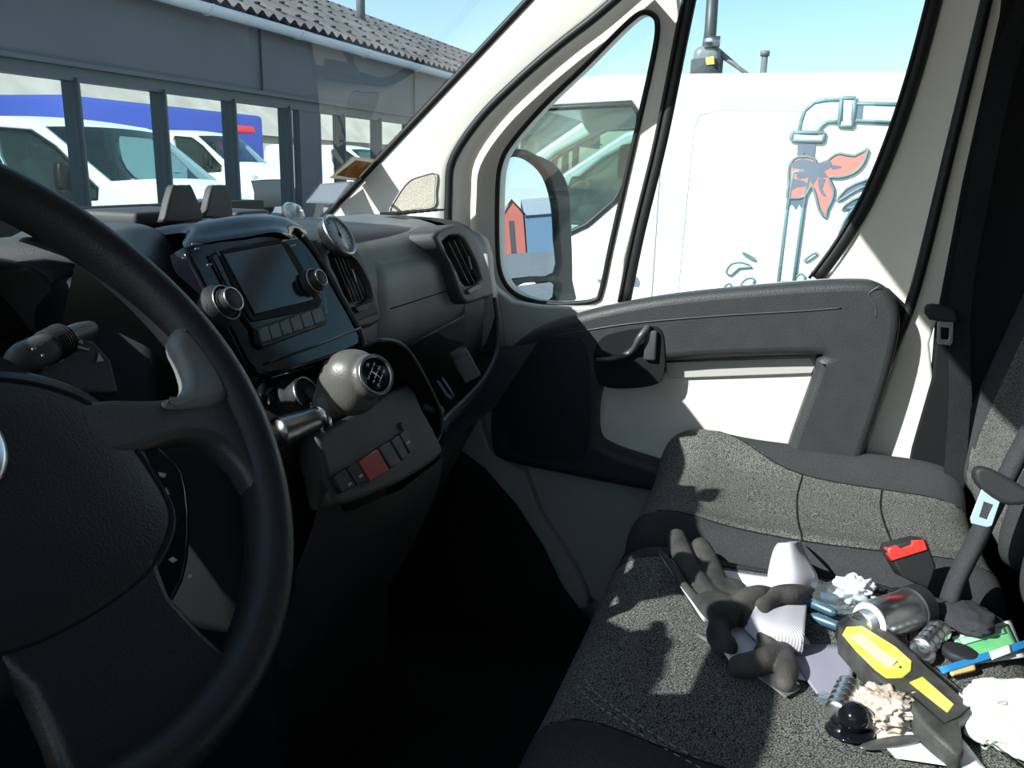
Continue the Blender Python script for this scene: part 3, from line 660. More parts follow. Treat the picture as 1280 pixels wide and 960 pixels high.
rot = lambda x, y: (x*math.cos(-.35)-y*math.sin(-.35), x*math.sin(-.35)+y*math.cos(-.35))
b = MB()
for a, c in (((-.006, 0), (.006, 0)), ((-.006, -.004), (-.006, .004)), ((0, -.004), (0, .004)), ((.006, -.004), (.006, .004))):
    a, c = rot(*a), rot(*c); b.tube([tip+kf.u*a[0]+kf.v*a[1]+KF_n*.0054, tip+kf.u*c[0]+kf.v*c[1]+KF_n*.0054], .00045, 6)
b.build('shift_lines', M['white'], pl)
def text(s, size, mtx, name, m, parent, ext=.0003):
    cu = bpy.data.curves.new('t', 'FONT'); cu.body = s; cu.size = size; cu.extrude = ext; cu.align_x = 'CENTER'; cu.align_y = 'CENTER'
    o = bpy.data.objects.new('t', cu); COL.objects.link(o); me = bpy.data.meshes.new_from_object(o.evaluated_get(bpy.context.evaluated_depsgraph_get()))
    bpy.data.objects.remove(o); me.transform(mtx); return link(name, me, m, parent)
KM = lambda x, y: Matrix(((kf.u.x, kf.v.x, KF_n.x, 0), (kf.u.y, kf.v.y, KF_n.y, 0), (kf.u.z, kf.v.z, KF_n.z, 0), (0, 0, 0, 1)))
for s, x, y in (('1', -.006, .0075), ('3', 0, .0075), ('5', .006, .0075), ('2', -.006, -.0075), ('4', 0, -.0075), ('6', .006, -.0075), ('R', -.0115, .003)):
    x, y = rot(x, y); text(s, .0050, Matrix.Translation(tip+kf.u*x+kf.v*y+KF_n*.0054) @ KM(0, 0) @ Matrix.Rotation(-.35, 4, 'Z'), 'gear_digit', M['white'], pl)
c0 = at(401, 520, x=-.03); ax = (at(372, 533, x=-.05)-c0).normalized()
b = MB(); b.lathe([(.0125, -.004), (.0155, -.003), (.0165, 0), (.0155, .003), (.0125, .004)], c0, ax, 32, caps=False); b.build('collar', M['chrome'], gl)
e0 = at(349, 540, x=-.075)
b = MB(); b.tube([c0, c0.lerp(e0, .35), c0.lerp(e0, .8), e0], [.011, .0105, .013, .0135], 20, caps=False); b.tube([e0, e0.lerp(c0, .15)], [.0115, .010], 20); b.build('sleeve', M['satin'], gl)
b = MB(); b.tube([e0, e0+Vector((.0, .03, -.03)), e0+Vector((0, .06, -.07))], [.0115, .022, .032], 20); b.build('boot', M['deep'], gl)

# ------------------------------------------------------------------ document clip, gauge, suction cup, windscreen papers
dc = thing('document_clip', 'black document clip with two upright tabs on top of the dashboard', 'clip', tuple(at(250, 272, y=.60)))
Cf = Fr((0, .60, .90), (1, 0, 0), (0, .15, 1)); Cf2 = Fr((0, .605, .90), (1, 0, 0), (0, .15, 1))
for q in ([(216, 234), (222, 231), (236, 231), (241, 234), (254, 268), (248, 276), (209, 278), (207, 270)], [(265, 234), (271, 231), (281, 231), (286, 235), (292, 266), (286, 272), (256, 272), (258, 264)]):
    t_ = plate('tab', M['dash'], dc, q, Cf, 0, .010, .0022, smooth=2, res=3)
plate('clip_bridge', M['dash'], dc, [(240, 262), (248, 266), (262, 266), (268, 258), (272, 274), (236, 277)], Cf, -.001, .008, .001)
b = MB()
for x0, x1, zz in ((160, 252, 0), (288, 330, 0)):
    p, q_ = at(x0, 268, y=.63), at(x1, 262, y=.63); c = (p+q_)/2; b.box(Vector((c.x, .66, c.z-.006)), (abs(q_.x-p.x), .08, .016), bev=.005, seg=3)
b.build('clip_base', M['dash'], dc)

gc = at(422, 295, y=.49); vd = (gc-CAM).normalized(); gn = (-vd*.36+(CR*.80+CU*.55)*.93).normalized()
ga = thing('dial_thermometer', 'small round dial gauge with silver bezel stuck beside the radio', 'gauge', tuple(gc))
b = MB(); R0 = .0255; b.lathe([(R0*.82, -.010), (R0*.9, -.009), (R0*.92, -.002), (R0*1.0, 0), (R0*1.03, .003), (R0*.98, .005), (R0*.90, .004), (R0*.88, .002)], gc, gn, 48); b.build('bezel', M['satin'], ga)
face_m = mat('dial_face', (.60, .64, .70), .35)
b = MB(); b.lathe([(R0*.90, .0020), (R0*.9, .0026), (0, .0026)], gc, gn, 48); fc = b.build('dial_face', face_m, ga)
gf = Fr(gc, CR-gn*CR.dot(gn), gn.cross(CR-gn*CR.dot(gn)))
b = MB()
for k in range(24):
    a = 2*math.pi*k/24; d = gf.u*math.cos(a)+gf.v*math.sin(a); b.tube([gc+d*R0*(.72 if k % 3 else .64)+gn*.0029, gc+d*R0*.82+gn*.0029], .0003, 5)
b.build('tick_marks', M['deep'], fc)
b = MB()
for a, l in ((2.3, .7), (5.45, .25)): d = gf.u*math.cos(a)+gf.v*math.sin(a); b.tube([gc-d*R0*.12+gn*.0034, gc+d*R0*l+gn*.0034], [.0009, .0002], 6)
b.lathe([(.0018, .003), (.0018, .0042), (0, .0045)], gc, gn, 14); b.build('needle', M['deep'], fc)

sc_ = at(367, 266, y=.66); b = MB(); an = Vector((-.3, -.75, .6)).normalized()
b.lathe([(.016, 0), (.0165, .0015), (.012, .006), (.004, .009), (.004, .014), (0, .015)], sc_, an, 32); sc_o = b.build('suction_cup', M['clear']); tag(sc_o, 'clear plastic suction cup stuck low behind the radio top by the windscreen', 'suction cup')
b = MB(); b.loop([sc_+(an.orthogonal().normalized()*math.cos(t)+an.cross(an.orthogonal().normalized())*math.sin(t))*.0165 for t in [k*math.pi/16 for k in range(32)]], .0009, 6); b.build('cup_rim', M['btn'], sc_o)

def ws_sheet(q, name, m, off, parent=None, th=.0006):
    q = [Vector(p) for p in q]; nu, nv = 8, 6; b = MB(); F0 = []; F1 = []
    for j in range(nv+1):
        a = q[0].lerp(q[3], j/nv); c = q[1].lerp(q[2], j/nv)
        r = [on_ws(*a.lerp(c, i/nu), off) for i in range(nu+1)]; F0.append(r); F1.append([p+(CAM-p).normalized()*th for p in r])
    b.grid(F0); b.grid(F1)
    edge = lambda G: G[0]+[r[-1] for r in G[1:]]+G[-1][::-1][1:]+[r[0] for r in G[::-1][1:-1]]
    b.grid([edge(F0), edge(F1)], closed_u=True); return b.build(name, m, parent)
def translucent(m, w=.5):
    n = m.node_tree; b = n.nodes['Principled BSDF']; o = n.nodes['Material Output']; t = n.nodes.new('ShaderNodeBsdfTranslucent'); x = n.nodes.new('ShaderNodeMixShader'); x.inputs[0].default_value = w
    src = b.inputs['Base Color'].links; 
    if src: n.links.new(src[0].from_socket, t.inputs[0])
    else: t.inputs[0].default_value = b.inputs['Base Color'].default_value
    n.links.new(b.outputs[0], x.inputs[1]); n.links.new(t.outputs[0], x.inputs[2]); n.links.new(x.outputs[0], o.inputs[0]); return m
white_p = mat('paper_white', (.74, .77, .82), .7); frame_p = mat('sticker_white', (.66, .62, .55), .6); translucent(white_p); translucent(frame_p)
o = ws_sheet([(441, 195), (470, 199), (449, 226), (411, 222)], 'windscreen_sticker', frame_p, .0012); tag(o, 'cream-bordered sticker with orange field stuck inside the windscreen corner', 'sticker')
osm = mat('sticker_orange', (.40, .16, .05), .6, mott=.9, mscale=60, col2=(.62, .42, .2)); translucent(osm); ws_sheet([(444, 199), (464, 202), (446, 222), (419, 218)], 'orange_field', osm, .0024, o)
o = ws_sheet([(401, 229), (441, 226), (420, 254), (382, 253)], 'paper_slip', white_p, .0012); tag(o, 'plain white paper slip in the lower windscreen corner below the orange sticker', 'paper')

# things in the shelf and bin
b = MB(); Mx = Matrix.Rotation(.5, 3, 'Z') @ Matrix.Rotation(-.5, 3, 'X'); b.box(at(581, 455, x=.575), (.062, .03, .045), Mx, .003); tag(b.build('card_box', mat('box_grey', (.16, .18, .19), .5)), 'small grey box lying in the open shelf under the glovebox', 'box')
b = MB(); b.box(at(556, 488, x=.46), (.045, .004, .028), Matrix.Rotation(.5, 3, 'Z') @ Matrix.Rotation(-.6, 3, 'X') @ Matrix.Rotation(.5, 3, 'Y'), .001); b.box(at(560, 484, x=.465), (.043, .003, .026), Matrix.Rotation(.6, 3, 'Z') @ Matrix.Rotation(-.55, 3, 'X') @ Matrix.Rotation(.55, 3, 'Y'), .001)
tag(b.build('folded_receipt', mat('receipt_violet', (.30, .28, .48), .6)), 'folded pale violet receipt standing in the shelf beside the grey box', 'paper')
b = MB(); b.tube(smooth_pts([at(*p, y=.42) for p in ((524, 535), (535, 540), (545, 545), (538, 552), (528, 546), (540, 537), (546, 532))], 5, False), .0018, 8, rnd=True); tag(b.build('charging_cable', M['icon']), 'thin grey cable coiled at the bottom of the storage bin', 'cable')
b = MB(); b.tube([at(532, 508, y=.42), at(549, 514, y=.415)], [.006, .007], 14, rnd=True); tag(b.build('marker_pen', M['dash']), 'stubby black marker pen lying across the storage bin end', 'pen')
b = MB(); b.tube([at(530, 495, y=.44), at(540, 500, y=.44)], [.006, .006], 14, rnd=True); tag(b.build('plug_adapter', M['black']), 'small black plug behind the marker pen in the storage bin', 'plug')

# ------------------------------------------------------------------ seats
def cushion(name, cx, w, parent, z0=.45, bo=(.012, .012), th=(.66, .66), yc=-.055, ly=.52):
    """seat cushion: raised side bolsters, rolled front; speckled centre, plain bolsters"""
    hw = w/2
    def top(x, y):
        u = x/hw; v = y/(ly/2)
        return (bo[0] if u < 0 else bo[1])*math.exp(-((abs(u)-.82)/(.20 if bo[u > 0] < .02 else .26))**2) + .010*math.exp(-((v-.75)/.25)**2) - .006*max(0, 1-u*u)
    def tt(k, c): return th[k]+(.06*math.cos(c*2.2) if th[k] > .5 else .50/(1+math.exp(-(c-.35)*6)))
    # finer parameterisation of the flat top: add grid by height field instead
    b2 = MB(); n = 96
    def P(a, c):                     # a, c in -1..1
        x, y = a*hw, c*ly/2; q = (abs(a)**9+abs(c)**9)
        z = z0-.012+top(x, y)-.085*(1-max(0, 1-q)**.38)
        return Vector((cx+x, yc+y, z))
    f = lambda t: math.copysign(1-(1-abs(t))**1.5, t)
    G = [[P(f(-1+2*j/n), f(-1+2*i/n)) for j in range(n+1)] for i in range(n+1)]
    V = [p for r in G for p in r]; F = []; b2.mi = 0
    for i in range(n):
        for j in range(n):
            a = f(-1+2*(j+.5)/n); c = f(-1+2*(i+.5)/n)
            bol = abs(a) > tt(a > 0, c)
            b2_m = 1 if bol else 0
            F.append((b2_m, (i*(n+1)+j, i*(n+1)+j+1, (i+1)*(n+1)+j+1, (i+1)*(n+1)+j)))
    VV = [b2.bm.verts.new(v) for v in V]
    for mi, q in F:
        fc = b2.bm.faces.new([VV[k] for k in q]); fc.material_index = mi; fc.smooth = True
    # skirt down to the base
    per = [G[0][j] for j in range(n+1)]+[G[i][n] for i in range(1, n+1)]+[G[n][j] for j in range(n-1, -1, -1)]+[G[i][0] for i in range(n-1, 0, -1)]
    sk = [[p for p in per], [Vector((cx+(p.x-cx)*1.0, p.y, p.z-.05)) for p in per], [Vector((cx+(p.x-cx)*.95, yc+(p.y-yc)*.93, .26)) for p in per], [Vector((cx+(p.x-cx)*.9, yc+(p.y-yc)*.88, .25)) for p in per]]
    b2.mi = 1; b2.grid(sk, closed_u=True)
    c = b2.build(name, [M['seat'], M['bolster']], parent)
    # seams
    for yy in ((-.045, -.17) if z0 > .46 else (-.17,)):
        s = MB(); s.tube([P(a*tt(a > 0, (yy-yc)/(ly/2))/20, (yy-yc)/(ly/2)+.0+.02*math.cos(a*.1))+Vector((0, 0, -.0004)) for a in range(-20, 21)], .0016, 6); s.build('seam', M['deep'], c)
    for sg in (-1, 1):
        s = MB(); s.tube([P(sg*tt(sg > 0, k*.1), k*.1)+Vector((0, 0, 0)) for k in range(-9, 10)], .0014, 6); s.build('seam', M['deep'], c)
    return c, P
def backrest(name, cx, w, parent, tilt=.24):
    b = MB(); Mx = Matrix.Rotation(tilt, 3, 'X')
    def fn(p):
        u = p.x/(w/2)
        if p.y > 0: p = Vector((p.x, p.y+.028*math.exp(-((abs(u)-.82)/.16)**2)-.01, p.z))
        k = 1-.10*max(0, p.z/.36)**2; return Vector((p.x*k, p.y, p.z))
    b.sell((cx, -.455, .82), w/2, .085, .40, .30, .42, Mx, 96, 56, fn)
    o = b.build(name, [M['seat'], M['bolster']], parent)
    for p in o.data.polygons:
        if abs(p.center.x-cx) > w/2*.62 or p.normal.y < .2: p.material_index = 1
    return o
s1 = thing('passenger_seat', 'outer dark grey speckled fabric seat beside the passenger door', 'seat', (.655, -.05, 0), 'front bench seats')
c1, P1 = cushion('cushion', .650, .43, s1, .465, (.012, .040), (.78, .42)); backrest('backrest', .655, .44, s1)
s2 = thing('passenger_seat', 'middle dark grey fabric seat strewn with gloves, papers and fittings', 'seat', (.165, -.05, 0), 'front bench seats')
c2, P2 = cushion('cushion', .165, .54, s2, .45, (.012, .012), (.66, .72)); backrest('backrest', .160, .52, s2)
b = MB(); b.box((.40, -.05, .13), (1.02, .40, .25), bev=.01); tag(b.build('pedestal_box', M['black']), 'black pedestal box under the two joined passenger seats', 'pedestal')
# stitched piping on the near front edge
b = MB()
for dx in (0, .008):
    pts = [Vector((-.105+dx+.02*math.sin(k*.1), .19-k*.03, .4375)) for k in range(9)]
c2b = bvh(c2)
def drop(x, y, off=0):
    h = c2b.ray_cast(Vector((x, y, 1)), Vector((0, 0, -1)))[0]; return (h.z if h is not None else .45)+off
def thread(path, par):
    b = MB(); P = smooth_pts([Vector((p[0], p[1], 0)) for p in path], 12, False)
    for i in range(0, len(P)-1, 2):
        p, q = P[i], P[i+1]; b.tube([Vector((p.x, p.y, drop(p.x, p.y, .0006))), Vector((q.x, q.y, drop(q.x, q.y, .0006)))], .0006, 5)
    return b.build('stitching', M['icon'], par)
for off in (0, .010):
    a = [at(*p, z=.45) for p in ((722, 838), (745, 872), (800, 912), (880, 955))]; thread([(p.x+off, p.y-off*.6) for p in a], c2)

# belts
def belt_set(lab, gx, gy, gz, strap, r, cat_label, latch_px, xx):
    pass
b1 = thing('seat_belt', 'passenger seat belt hanging down the B pillar with dark guide and steel latch', 'seat belt', tuple(at(1175, 395, x=.80)), 'seat belts')
b = MB()
L = [at(1320, -80, x=.80), at(1262, 60, x=.80), at(1225, 230, x=.80), at(1200, 380, x=.80), at(1200, 480, x=.80), at(1196, 560, x=.80), at(1190, 620, x=.80)]
L = smooth_pts(L, 5, False); b.grid([[p+Vector((0, .016, 0)), p+Vector((-.001, 0, 0)), p+Vector((0, -.016, 0))] for p in L]); b.grid([[p+Vector((.0014, .016, 0)), p+Vector((.0014, -.016, 0))] for p in L]); b.build('webbing', M['belt'], b1)
Bq = Fr((.79, 0, 0), (0, -1, 0), (0, 0, 1))
plate('belt_guide', M['black'], b1, [(1157, 386), (1166, 381), (1192, 386), (1197, 396), (1194, 403), (1162, 400)], Bq, .012, .02, .004, smooth=2)
plate('latch_plate', mat('dull_steel', (.35, .36, .36), .35, .9), b1, [(1172, 401), (1192, 403), (1191, 428), (1188, 432), (1173, 430), (1171, 427)], Bq, .008, .003, .0006, [[(1176, 409), (1187, 410), (1186, 425), (1176, 424)]])
b2_ = thing('seat_belt', 'middle seat belt in a thick fabric sleeve with pale blue latch plate', 'seat belt', tuple(at(1190, 735, z=.47)), 'seat belts')
SL = [at(1186, 752, x=.36), at(1197, 722, x=.37), at(1222, 672, x=.385), at(1248, 618, x=.39), at(1285, 545, x=.40), at(1340, 450, x=.42)]
b = MB(); b.tube(smooth_pts(SL, 5, False), [.020]*26, 18, flat=.55, up=Vector((.2, 1, .4)), caps=True); b.build('belt_sleeve', M['sleeve'], b2_)
Fl = Fr(at(1240, 620, x=.355), (CR*.98-_f*.2)-Vector((0, 0, 0)), CU*.95+_f*.3); Fl = Fr(at(1240, 620, x=.345), (0, -1, 0), (.25, 0, 1))
plate('belt_guide', M['black'], b2_, [(1218, 593), (1222, 585), (1240, 586), (1285, 612), (1290, 628), (1262, 632), (1240, 622), (1222, 606)], Fl, .010, .022, .005, smooth=2)
steel_b = mat('latch_blue', (.45, .60, .72), .35, .3)
plate('latch_plate', steel_b, b2_, [(1227, 612), (1252, 621), (1240, 657), (1234, 659), (1214, 654), (1213, 648)], Fl, .006, .003, .0006, [[(1230, 627), (1242, 631), (1234, 650), (1224, 646)]])
bk = thing('belt_buckle', 'black seat belt buckle with red release button between the seats', 'buckle', tuple(at(1140, 720, x=.36)))
BKc = at(1142, 708, x=.37); Mb = Matrix.Rotation(.35, 3, 'Y') @ Matrix.Rotation(.30, 3, 'X') @ Matrix.Rotation(-.25, 3, 'Z')
BM_ = Fr(at(1140, 706, x=.365), CR*.95+CU*.24, CU-CR*.28)
plate('buckle_body', M['black'], bk, [(1110, 690), (1113, 683), (1150, 673), (1160, 675), (1171, 708), (1160, 738), (1128, 722)], BM_, .0, .026, .004, smooth=1, res=3)
plate('release_button', M['buckle_red'], bk, [(1111, 687), (1122, 682), (1127, 686), (1140, 681), (1142, 676), (1156, 674), (1161, 687), (1115, 702)], BM_, .0025, .014, .002)
b = MB(); b.loop([Vector((p.x, p.y, drop(p.x, p.y, .002))) for p in [at(1112+16*math.cos(t)+4*math.sin(t), 716+8*math.sin(t)+4*math.cos(t), z=.46) for t in [k*math.pi/10 for k in range(20)]]], .003, 8); b.build('buckle_slot', M['deep'], bk)
# crumpled grey cover fabric at the seat back root
def blob(name, m, c, a, b_, d, amp, sc, parent=None, Mx=None, seed=0, sub=4, drp=True, lab=None, cat=None, flat=0):
    g = bmesh.new(); bmesh.ops.create_icosphere(g, subdivisions=sub, radius=1)
    c = Vector(c)
    for v in g.verts:
        p = v.co.copy(); n = noise.fractal(p*sc+Vector((seed, seed*2, 0)), 1.0, 2.1, 4); w = 1-abs(noise.noise(p*sc*1.7+Vector((seed*3, 1, 2))))*1.3
        q = Vector((p.x*a, p.y*b_, p.z*d))*(1+amp*n+amp*.8*(w-.6)); 
        if Mx is not None: q = Mx @ q
        if q.z < -d*.55: q.z = -d*.55+(q.z+d*.55)*.2
        v.co = q+c
    for f in g.faces: f.smooth = flat == 0
    me = bpy.data.meshes.new(name); g.to_mesh(me); g.free(); o = link(name, me, m, parent)
    if lab: tag(o, lab, cat)
    return o
cc = at(1200, 762, z=.465); blob('seat_cover_flap', M['sleeve'], (cc.x+.015, cc.y-.012, .450), .036, .03, .012, .2, 1.6, seed=3, lab='rumpled dark grey fabric flap at the root of the middle backrest', cat='fabric')

# ------------------------------------------------------------------ clutter on the middle seat
def on_seat(px, py, off=0):
    p = at(px, py, z=.452+off); p2 = at(px, py, z=drop(p.x, p.y)+off); return p2
def sheet(name, m, q, off, curl=0, seed=0, th=.0007, n=10, lift=None, parent=None):
    q = [Vector(p) for p in q]; F0 = []
    for j in range(n+1):
        a, c = q[0].lerp(q[3], j/n), q[1].lerp(q[2], j/n); r = []
        for i in range(n+1):
            s = a.lerp(c, i/n); o = off+curl*(noise.noise(Vector((i*.22+seed, j*.22, seed)))*.6+.3)
            if lift: o += lift(i/n, j/n)
            r.append(on_seat(s.x, s.y, max(o, .0008)))
        F0.append(r)
    F1 = [[p+Vector((0, 0, th)) for p in r] for r in F0]
    b = MB(); b.grid(F0); b.grid(F1)
    edge = lambda G: G[0]+[r[-1] for r in G[1:]]+G[-1][::-1][1:]+[r[0] for r in G[::-1][1:-1]]
    b.grid([edge(F0), edge(F1)], closed_u=True); return b.build(name, m, parent)
pv = mat('paper_violet_white', (.66, .64, .74), .7); pw = mat('paper_bright', (.80, .80, .82), .75)
o = sheet('folded_leaflet', pv, [(822, 690), (850, 706), (1000, 856), (922, 842)], .003, .001, lift=lambda u, v: .018*(1-u)*math.sin(v*3.14)); tag(o, 'long white leaflet sticking out along the left edge of the gloves', 'paper')
o = sheet('leaflet', pv, [(898, 714), (962, 724), (1046, 858), (938, 838)], .0015, .002, 4); tag(o, 'pale violet paper sheet lying under the two gloves', 'paper')
o = sheet('paper_scrap', pw, [(897, 712), (966, 722), (984, 762), (915, 764)], .006, .001, 15); tag(o, 'white paper corner showing between the glove fingers and the upright cuff', 'paper')
o = sheet('brochure', mat('brochure_lilac', (.30, .29, .36), .6), [(975, 806), (1072, 806), (1060, 880), (1024, 872)], .0032, .002, 9); tag(o, 'lilac grey paper below the glove cuff, left of the yellow-black tool', 'paper')
o = sheet('dark_wrapper', mat('wrapper_grey', (.16, .16, .17), .5), [(868, 792), (950, 800), (1000, 862), (982, 872)], .004, .002, 12); tag(o, 'grey paper corner sticking out below the dark glove fingers', 'paper')
o = sheet('paper_sheet', pw, [(1058, 884), (1160, 868), (1235, 965), (1120, 948)], .003, .004, 2); tag(o, 'bright white sheet under the tool at the bottom edge of the seat', 'paper')

def glove(name, mpalm, mcuff, label, palm, fingers, cuff, group='work gloves on the seat'):
    g = thing(name, label, 'glove', tuple(on_seat(*palm[0][:2])), group)
    b = MB()
    for (x, y, off, r1, r2, d, ang) in palm:
        b.sell(on_seat(x, y, off), r1, r2, d, .8, .8, Matrix.Rotation(ang, 3, 'Z'), 24, 16)
    for pts in fingers:
        P = smooth_pts([on_seat(p[0], p[1], p[2]) for p in pts], 4, False); rr = smooth_pts([Vector((p[3], 0, 0)) for p in pts], 4, False)
        b.tube(P, [v.x for v in rr], 14, rnd=True)
    h = remeshed(b.build('coated_hand', mpalm, g), .0018, 5); h.data.materials.clear(); h.data.materials.append(mpalm)
    for rows_px in cuff:
        b = MB(); G = []
        for a, c, h0, hh in rows_px:   # strip across: left px, right px, base offset, bulge
            r = []
            for k in range(17):
                t = k/16; p = Vector(a).lerp(Vector(c), t); r.append(on_seat(p.x, p.y, h0+hh*math.sin(math.pi*t)))
            G.append(r)
        G = [smooth_pts([G[k][j] for k in range(len(G))], 4, False) for j in range(17)]
        T = [[p+Vector((0, 0, .0022)) for p in r] for r in G]
        b.grid(G); b.grid(T); edge = lambda Q: Q[0]+[r[-1] for r in Q[1:]]+Q[-1][::-1][1:]+[r[0] for r in Q[::-1][1:-1]]
        b.grid([edge(G), edge(T)], closed_u=True); b.build('knit_cuff', mcuff, g)
    return g
coat = mat('glove_coating', (.020, .019, .019), .8, bump=.8, bscale=500, col2=(.07, .064, .058), mscale=25); coat2 = mat('glove_coating_brown', (.03, .028, .028), .75, bump=.8, bscale=500, col2=(.08, .068, .06), mscale=30)
knit = ribbed('knit_lilac', (.52, .49, .55), (0, 0, .9), 110, .3)
glove('work_glove', coat, knit, 'dark coated work glove with two fingertips pointing up-left at the windscreen',
      [(898, 762, .020, .030, .026, .016, .5), (912, 742, .020, .026, .024, .015, .4), (925, 765, .016, .022, .022, .014, 0)],
      [[(890, 748, .020, .013), (866, 716, .022, .0125), (852, 690, .022, .0145), (846, 673, .020, .0135)], [(902, 742, .022, .014), (890, 712, .024, .0135), (880, 694, .024, .0150), (876, 684, .022, .0135)],
       [(880, 765, .016, .010), (858, 736, .018, .006), (838, 705, .020, .0045), (824, 688, .018, .003)], [(915, 765, .020, .014), (930, 752, .026, .014), (948, 745, .028, .0135), (962, 745, .024, .011)], [(908, 760, .016, .011), (898, 792, .016, .014), (908, 808, .014, .013)]],
      [[((930, 788), (950, 748), .012, .018), ((950, 806), (975, 752), .010, .022), ((975, 812), (992, 752), .010, .024), ((1003, 819), (1009, 754), .008, .024)]])
glove('work_glove', coat2, knit, 'dark brown coated work glove folded with its pale ribbed cuff standing up at the back', [(962, 822, .010, .024, .018, .012, 0)],
      [[(970, 820, .012, .014), (945, 830, .012, .0145), (925, 833, .010, .013)], [(978, 815, .012, .012), (984, 836, .012, .0125), (981, 854, .010, .011)], [(966, 815, .012, .010), (955, 790, .02, .010), (955, 762, .024, .010), (968, 746, .028, .0115), (990, 742, .030, .012), (1012, 737, .028, .005)], [(955, 765, .022, .011), (942, 748, .024, .012), (925, 742, .022, .010)]],
      [[((957, 742), (1020, 735), .018, .016), ((960, 715), (1022, 722), .022, .022), ((966, 690), (1010, 700), .024, .026), ((972, 680), (1000, 678), .028, .020)]])

# clear bag with fittings
o = blob('clear_bag', M['clear'], tuple(on_seat(1032, 745, .014)), .030, .050, .014, .30, 2.2, seed=8, lab='clear plastic bag of small blue fittings right of the glove cuffs', cat='bag')
blu = mat('blue_metal', (.10, .19, .28), .3, .5)
for i, (a, c) in enumerate((((1010, 752), (1040, 765)), ((1018, 772), (1045, 782)), ((1022, 745), (1042, 748)))):
    b = MB(); b.tube([on_seat(*a, .014), on_seat(*c, .014)], .006, 12, rnd=True); tag(b.build('threaded_fitting', blu), ['dark blue fitting uppermost in the clear bag', 'dark blue fitting nearest the tool in the clear bag', 'dark blue fitting under the crumpled tissue'][i], 'fitting', 'fittings in the clear bag')
tis = mat('tissue', (.72, .74, .78), .8, bump=.5, bscale=200)
blob('crumpled_tissue', tis, tuple(on_seat(1068, 738, .016)), .020, .020, .016, .5, 2.6, seed=5, lab='crumpled white tissue between the clear bag and the chrome cylinder', cat='tissue')

# chrome cylinder with ribbed ring
a, c = on_seat(1088, 778, .024), on_seat(1136, 762, .024); ax = (c-a).normalized()
cy = thing('chrome_valve', 'large polished chrome cylinder with black ribbed collar behind the tool', 'fitting', tuple(on_seat(1110, 790)))
b = MB(); L_ = (c-a).length; b.lathe([(.012, -.016), (.016, -.015), (.017, -.004), (.0225, -.002), (.024, .002), (.024, L_), (.0225, L_+.002), (0, L_+.002)], a, ax, 48); b.build('barrel', M['chrome'], cy)
b = MB(); b.lathe([(.020, -.004), (.0225, -.0035), (.0235, -.001), (.020, 0)], a, ax, 48); b.build('end_ring', M['white'], cy)
b = MB(); r = [(.0255, L_+.002)]
for k in range(6): r += [(.0262, L_+.004+k*.003), (.0240, L_+.0055+k*.003)]
b.lathe(r+[(.015, L_+.024), (0, L_+.024)], a, ax, 40); b.build('ribbed_collar', M['black'], cy)
# smaller chrome ring stack
def rings(name, lab, p, q, r, n, m=M['chrome'], grp=None):
    b = MB(); ax = (q-p); L = ax.length; pr = [(0, 0)]
    for k in range(n): pr += [(r*.86, L*k/n), (r, L*(k+.25)/n), (r, L*(k+.7)/n), (r*.84, L*(k+.95)/n)]
    pr += [(r*.6, L), (r*.55, L*.9), (0, L*.9)]
    b.lathe(pr, p, ax, 32); return tag(b.build(name, m), lab, 'fitting', grp)
rings('ring_fitting', 'stack of small chrome rings right of the chrome cylinder', on_seat(1152, 812, .012), on_seat(1176, 786, .016), .013, 4, grp='chrome tap fittings')
rings('ring_fitting', 'chrome threaded tap neck beside the black ball knob', on_seat(1046, 892, .014), on_seat(1062, 856, .018), .0125, 5, grp='chrome tap fittings')
b = MB(); b.lathe([(.0125, 0), (.014, .002), (.014, .010), (.0125, .0125), (.003, .013), (0, .012)], on_seat(1150, 822, .004), Vector((-.3, -.1, 1)), 32); tag(b.build('screw_cap', M['chrome']), 'small dark chrome cap under the ring stack, touching the tool', 'cap')
b = MB(); b.lathe([(.0165, 0), (.0185, .002), (.0185, .008), (.017, .010), (.015, .0105), (0, .0105)], on_seat(1198, 822, .004), Vector((.05, -.05, 1)), 40); tag(b.build('black_cap', M['black']), 'flat round black cap lying in front of the green card', 'cap')
# black ball knob on chrome seat, and its disc
kb = thing('ball_knob', 'glossy black ball knob on a dark disc, nearest the camera edge', 'knob', tuple(on_seat(1066, 905)))
b = MB(); b.sell(on_seat(1067, 897, .018), .0145, .0145, .0145, 1, 1, None, 32, 20); b.build('ball', M['gloss'], kb)
b = MB(); b.lathe([(.020, 0), (.0225, .0015), (.020, .003), (0, .003)], on_seat(1062, 915, .003), Vector((.1, .1, 1)), 36); b.build('disc', M['gloss'], kb)
b = MB(); b.lathe([(.0152, -.002), (.0164, 0), (.0152, .002)], on_seat(1073, 893, .016), Vector((1, -.5, .4)), 36, caps=False); b.build('chrome_ring', M['chrome'], kb)
bl = mat('spade_steel', (.3, .3, .3), .3, .8)
b = MB(); b.sell(on_seat(1115, 928, .006), .035, .007, .002, .6, 1, Matrix.Rotation(-1.0, 3, 'Z'), 32, 10); tag(b.build('steel_spatula', bl), 'thin dark steel blade pointing right from under the black knob', 'blade')
# frosted tray under the knob
o = sheet('plastic_pouch', M['clear'], [(1015, 872), (1050, 850), (1130, 925), (1110, 945)], .002, .004, 6); tag(o, 'clear plastic pouch under the black ball knob', 'pouch')
# beige steel wool / sponge
sp_m = mat('sponge_beige', (.46, .36, .29), .95, bump=1, bscale=120, col2=(.72, .62, .54), mscale=60)
blob('scouring_pad', sp_m, tuple(on_seat(1103, 885, .014)), .026, .036, .015, .38, 4.5, seed=2, sub=5, Mx=Matrix.Rotation(.6, 3, 'Z'), lab='beige knobbly scouring pad between the ball knob and the tool', cat='pad')

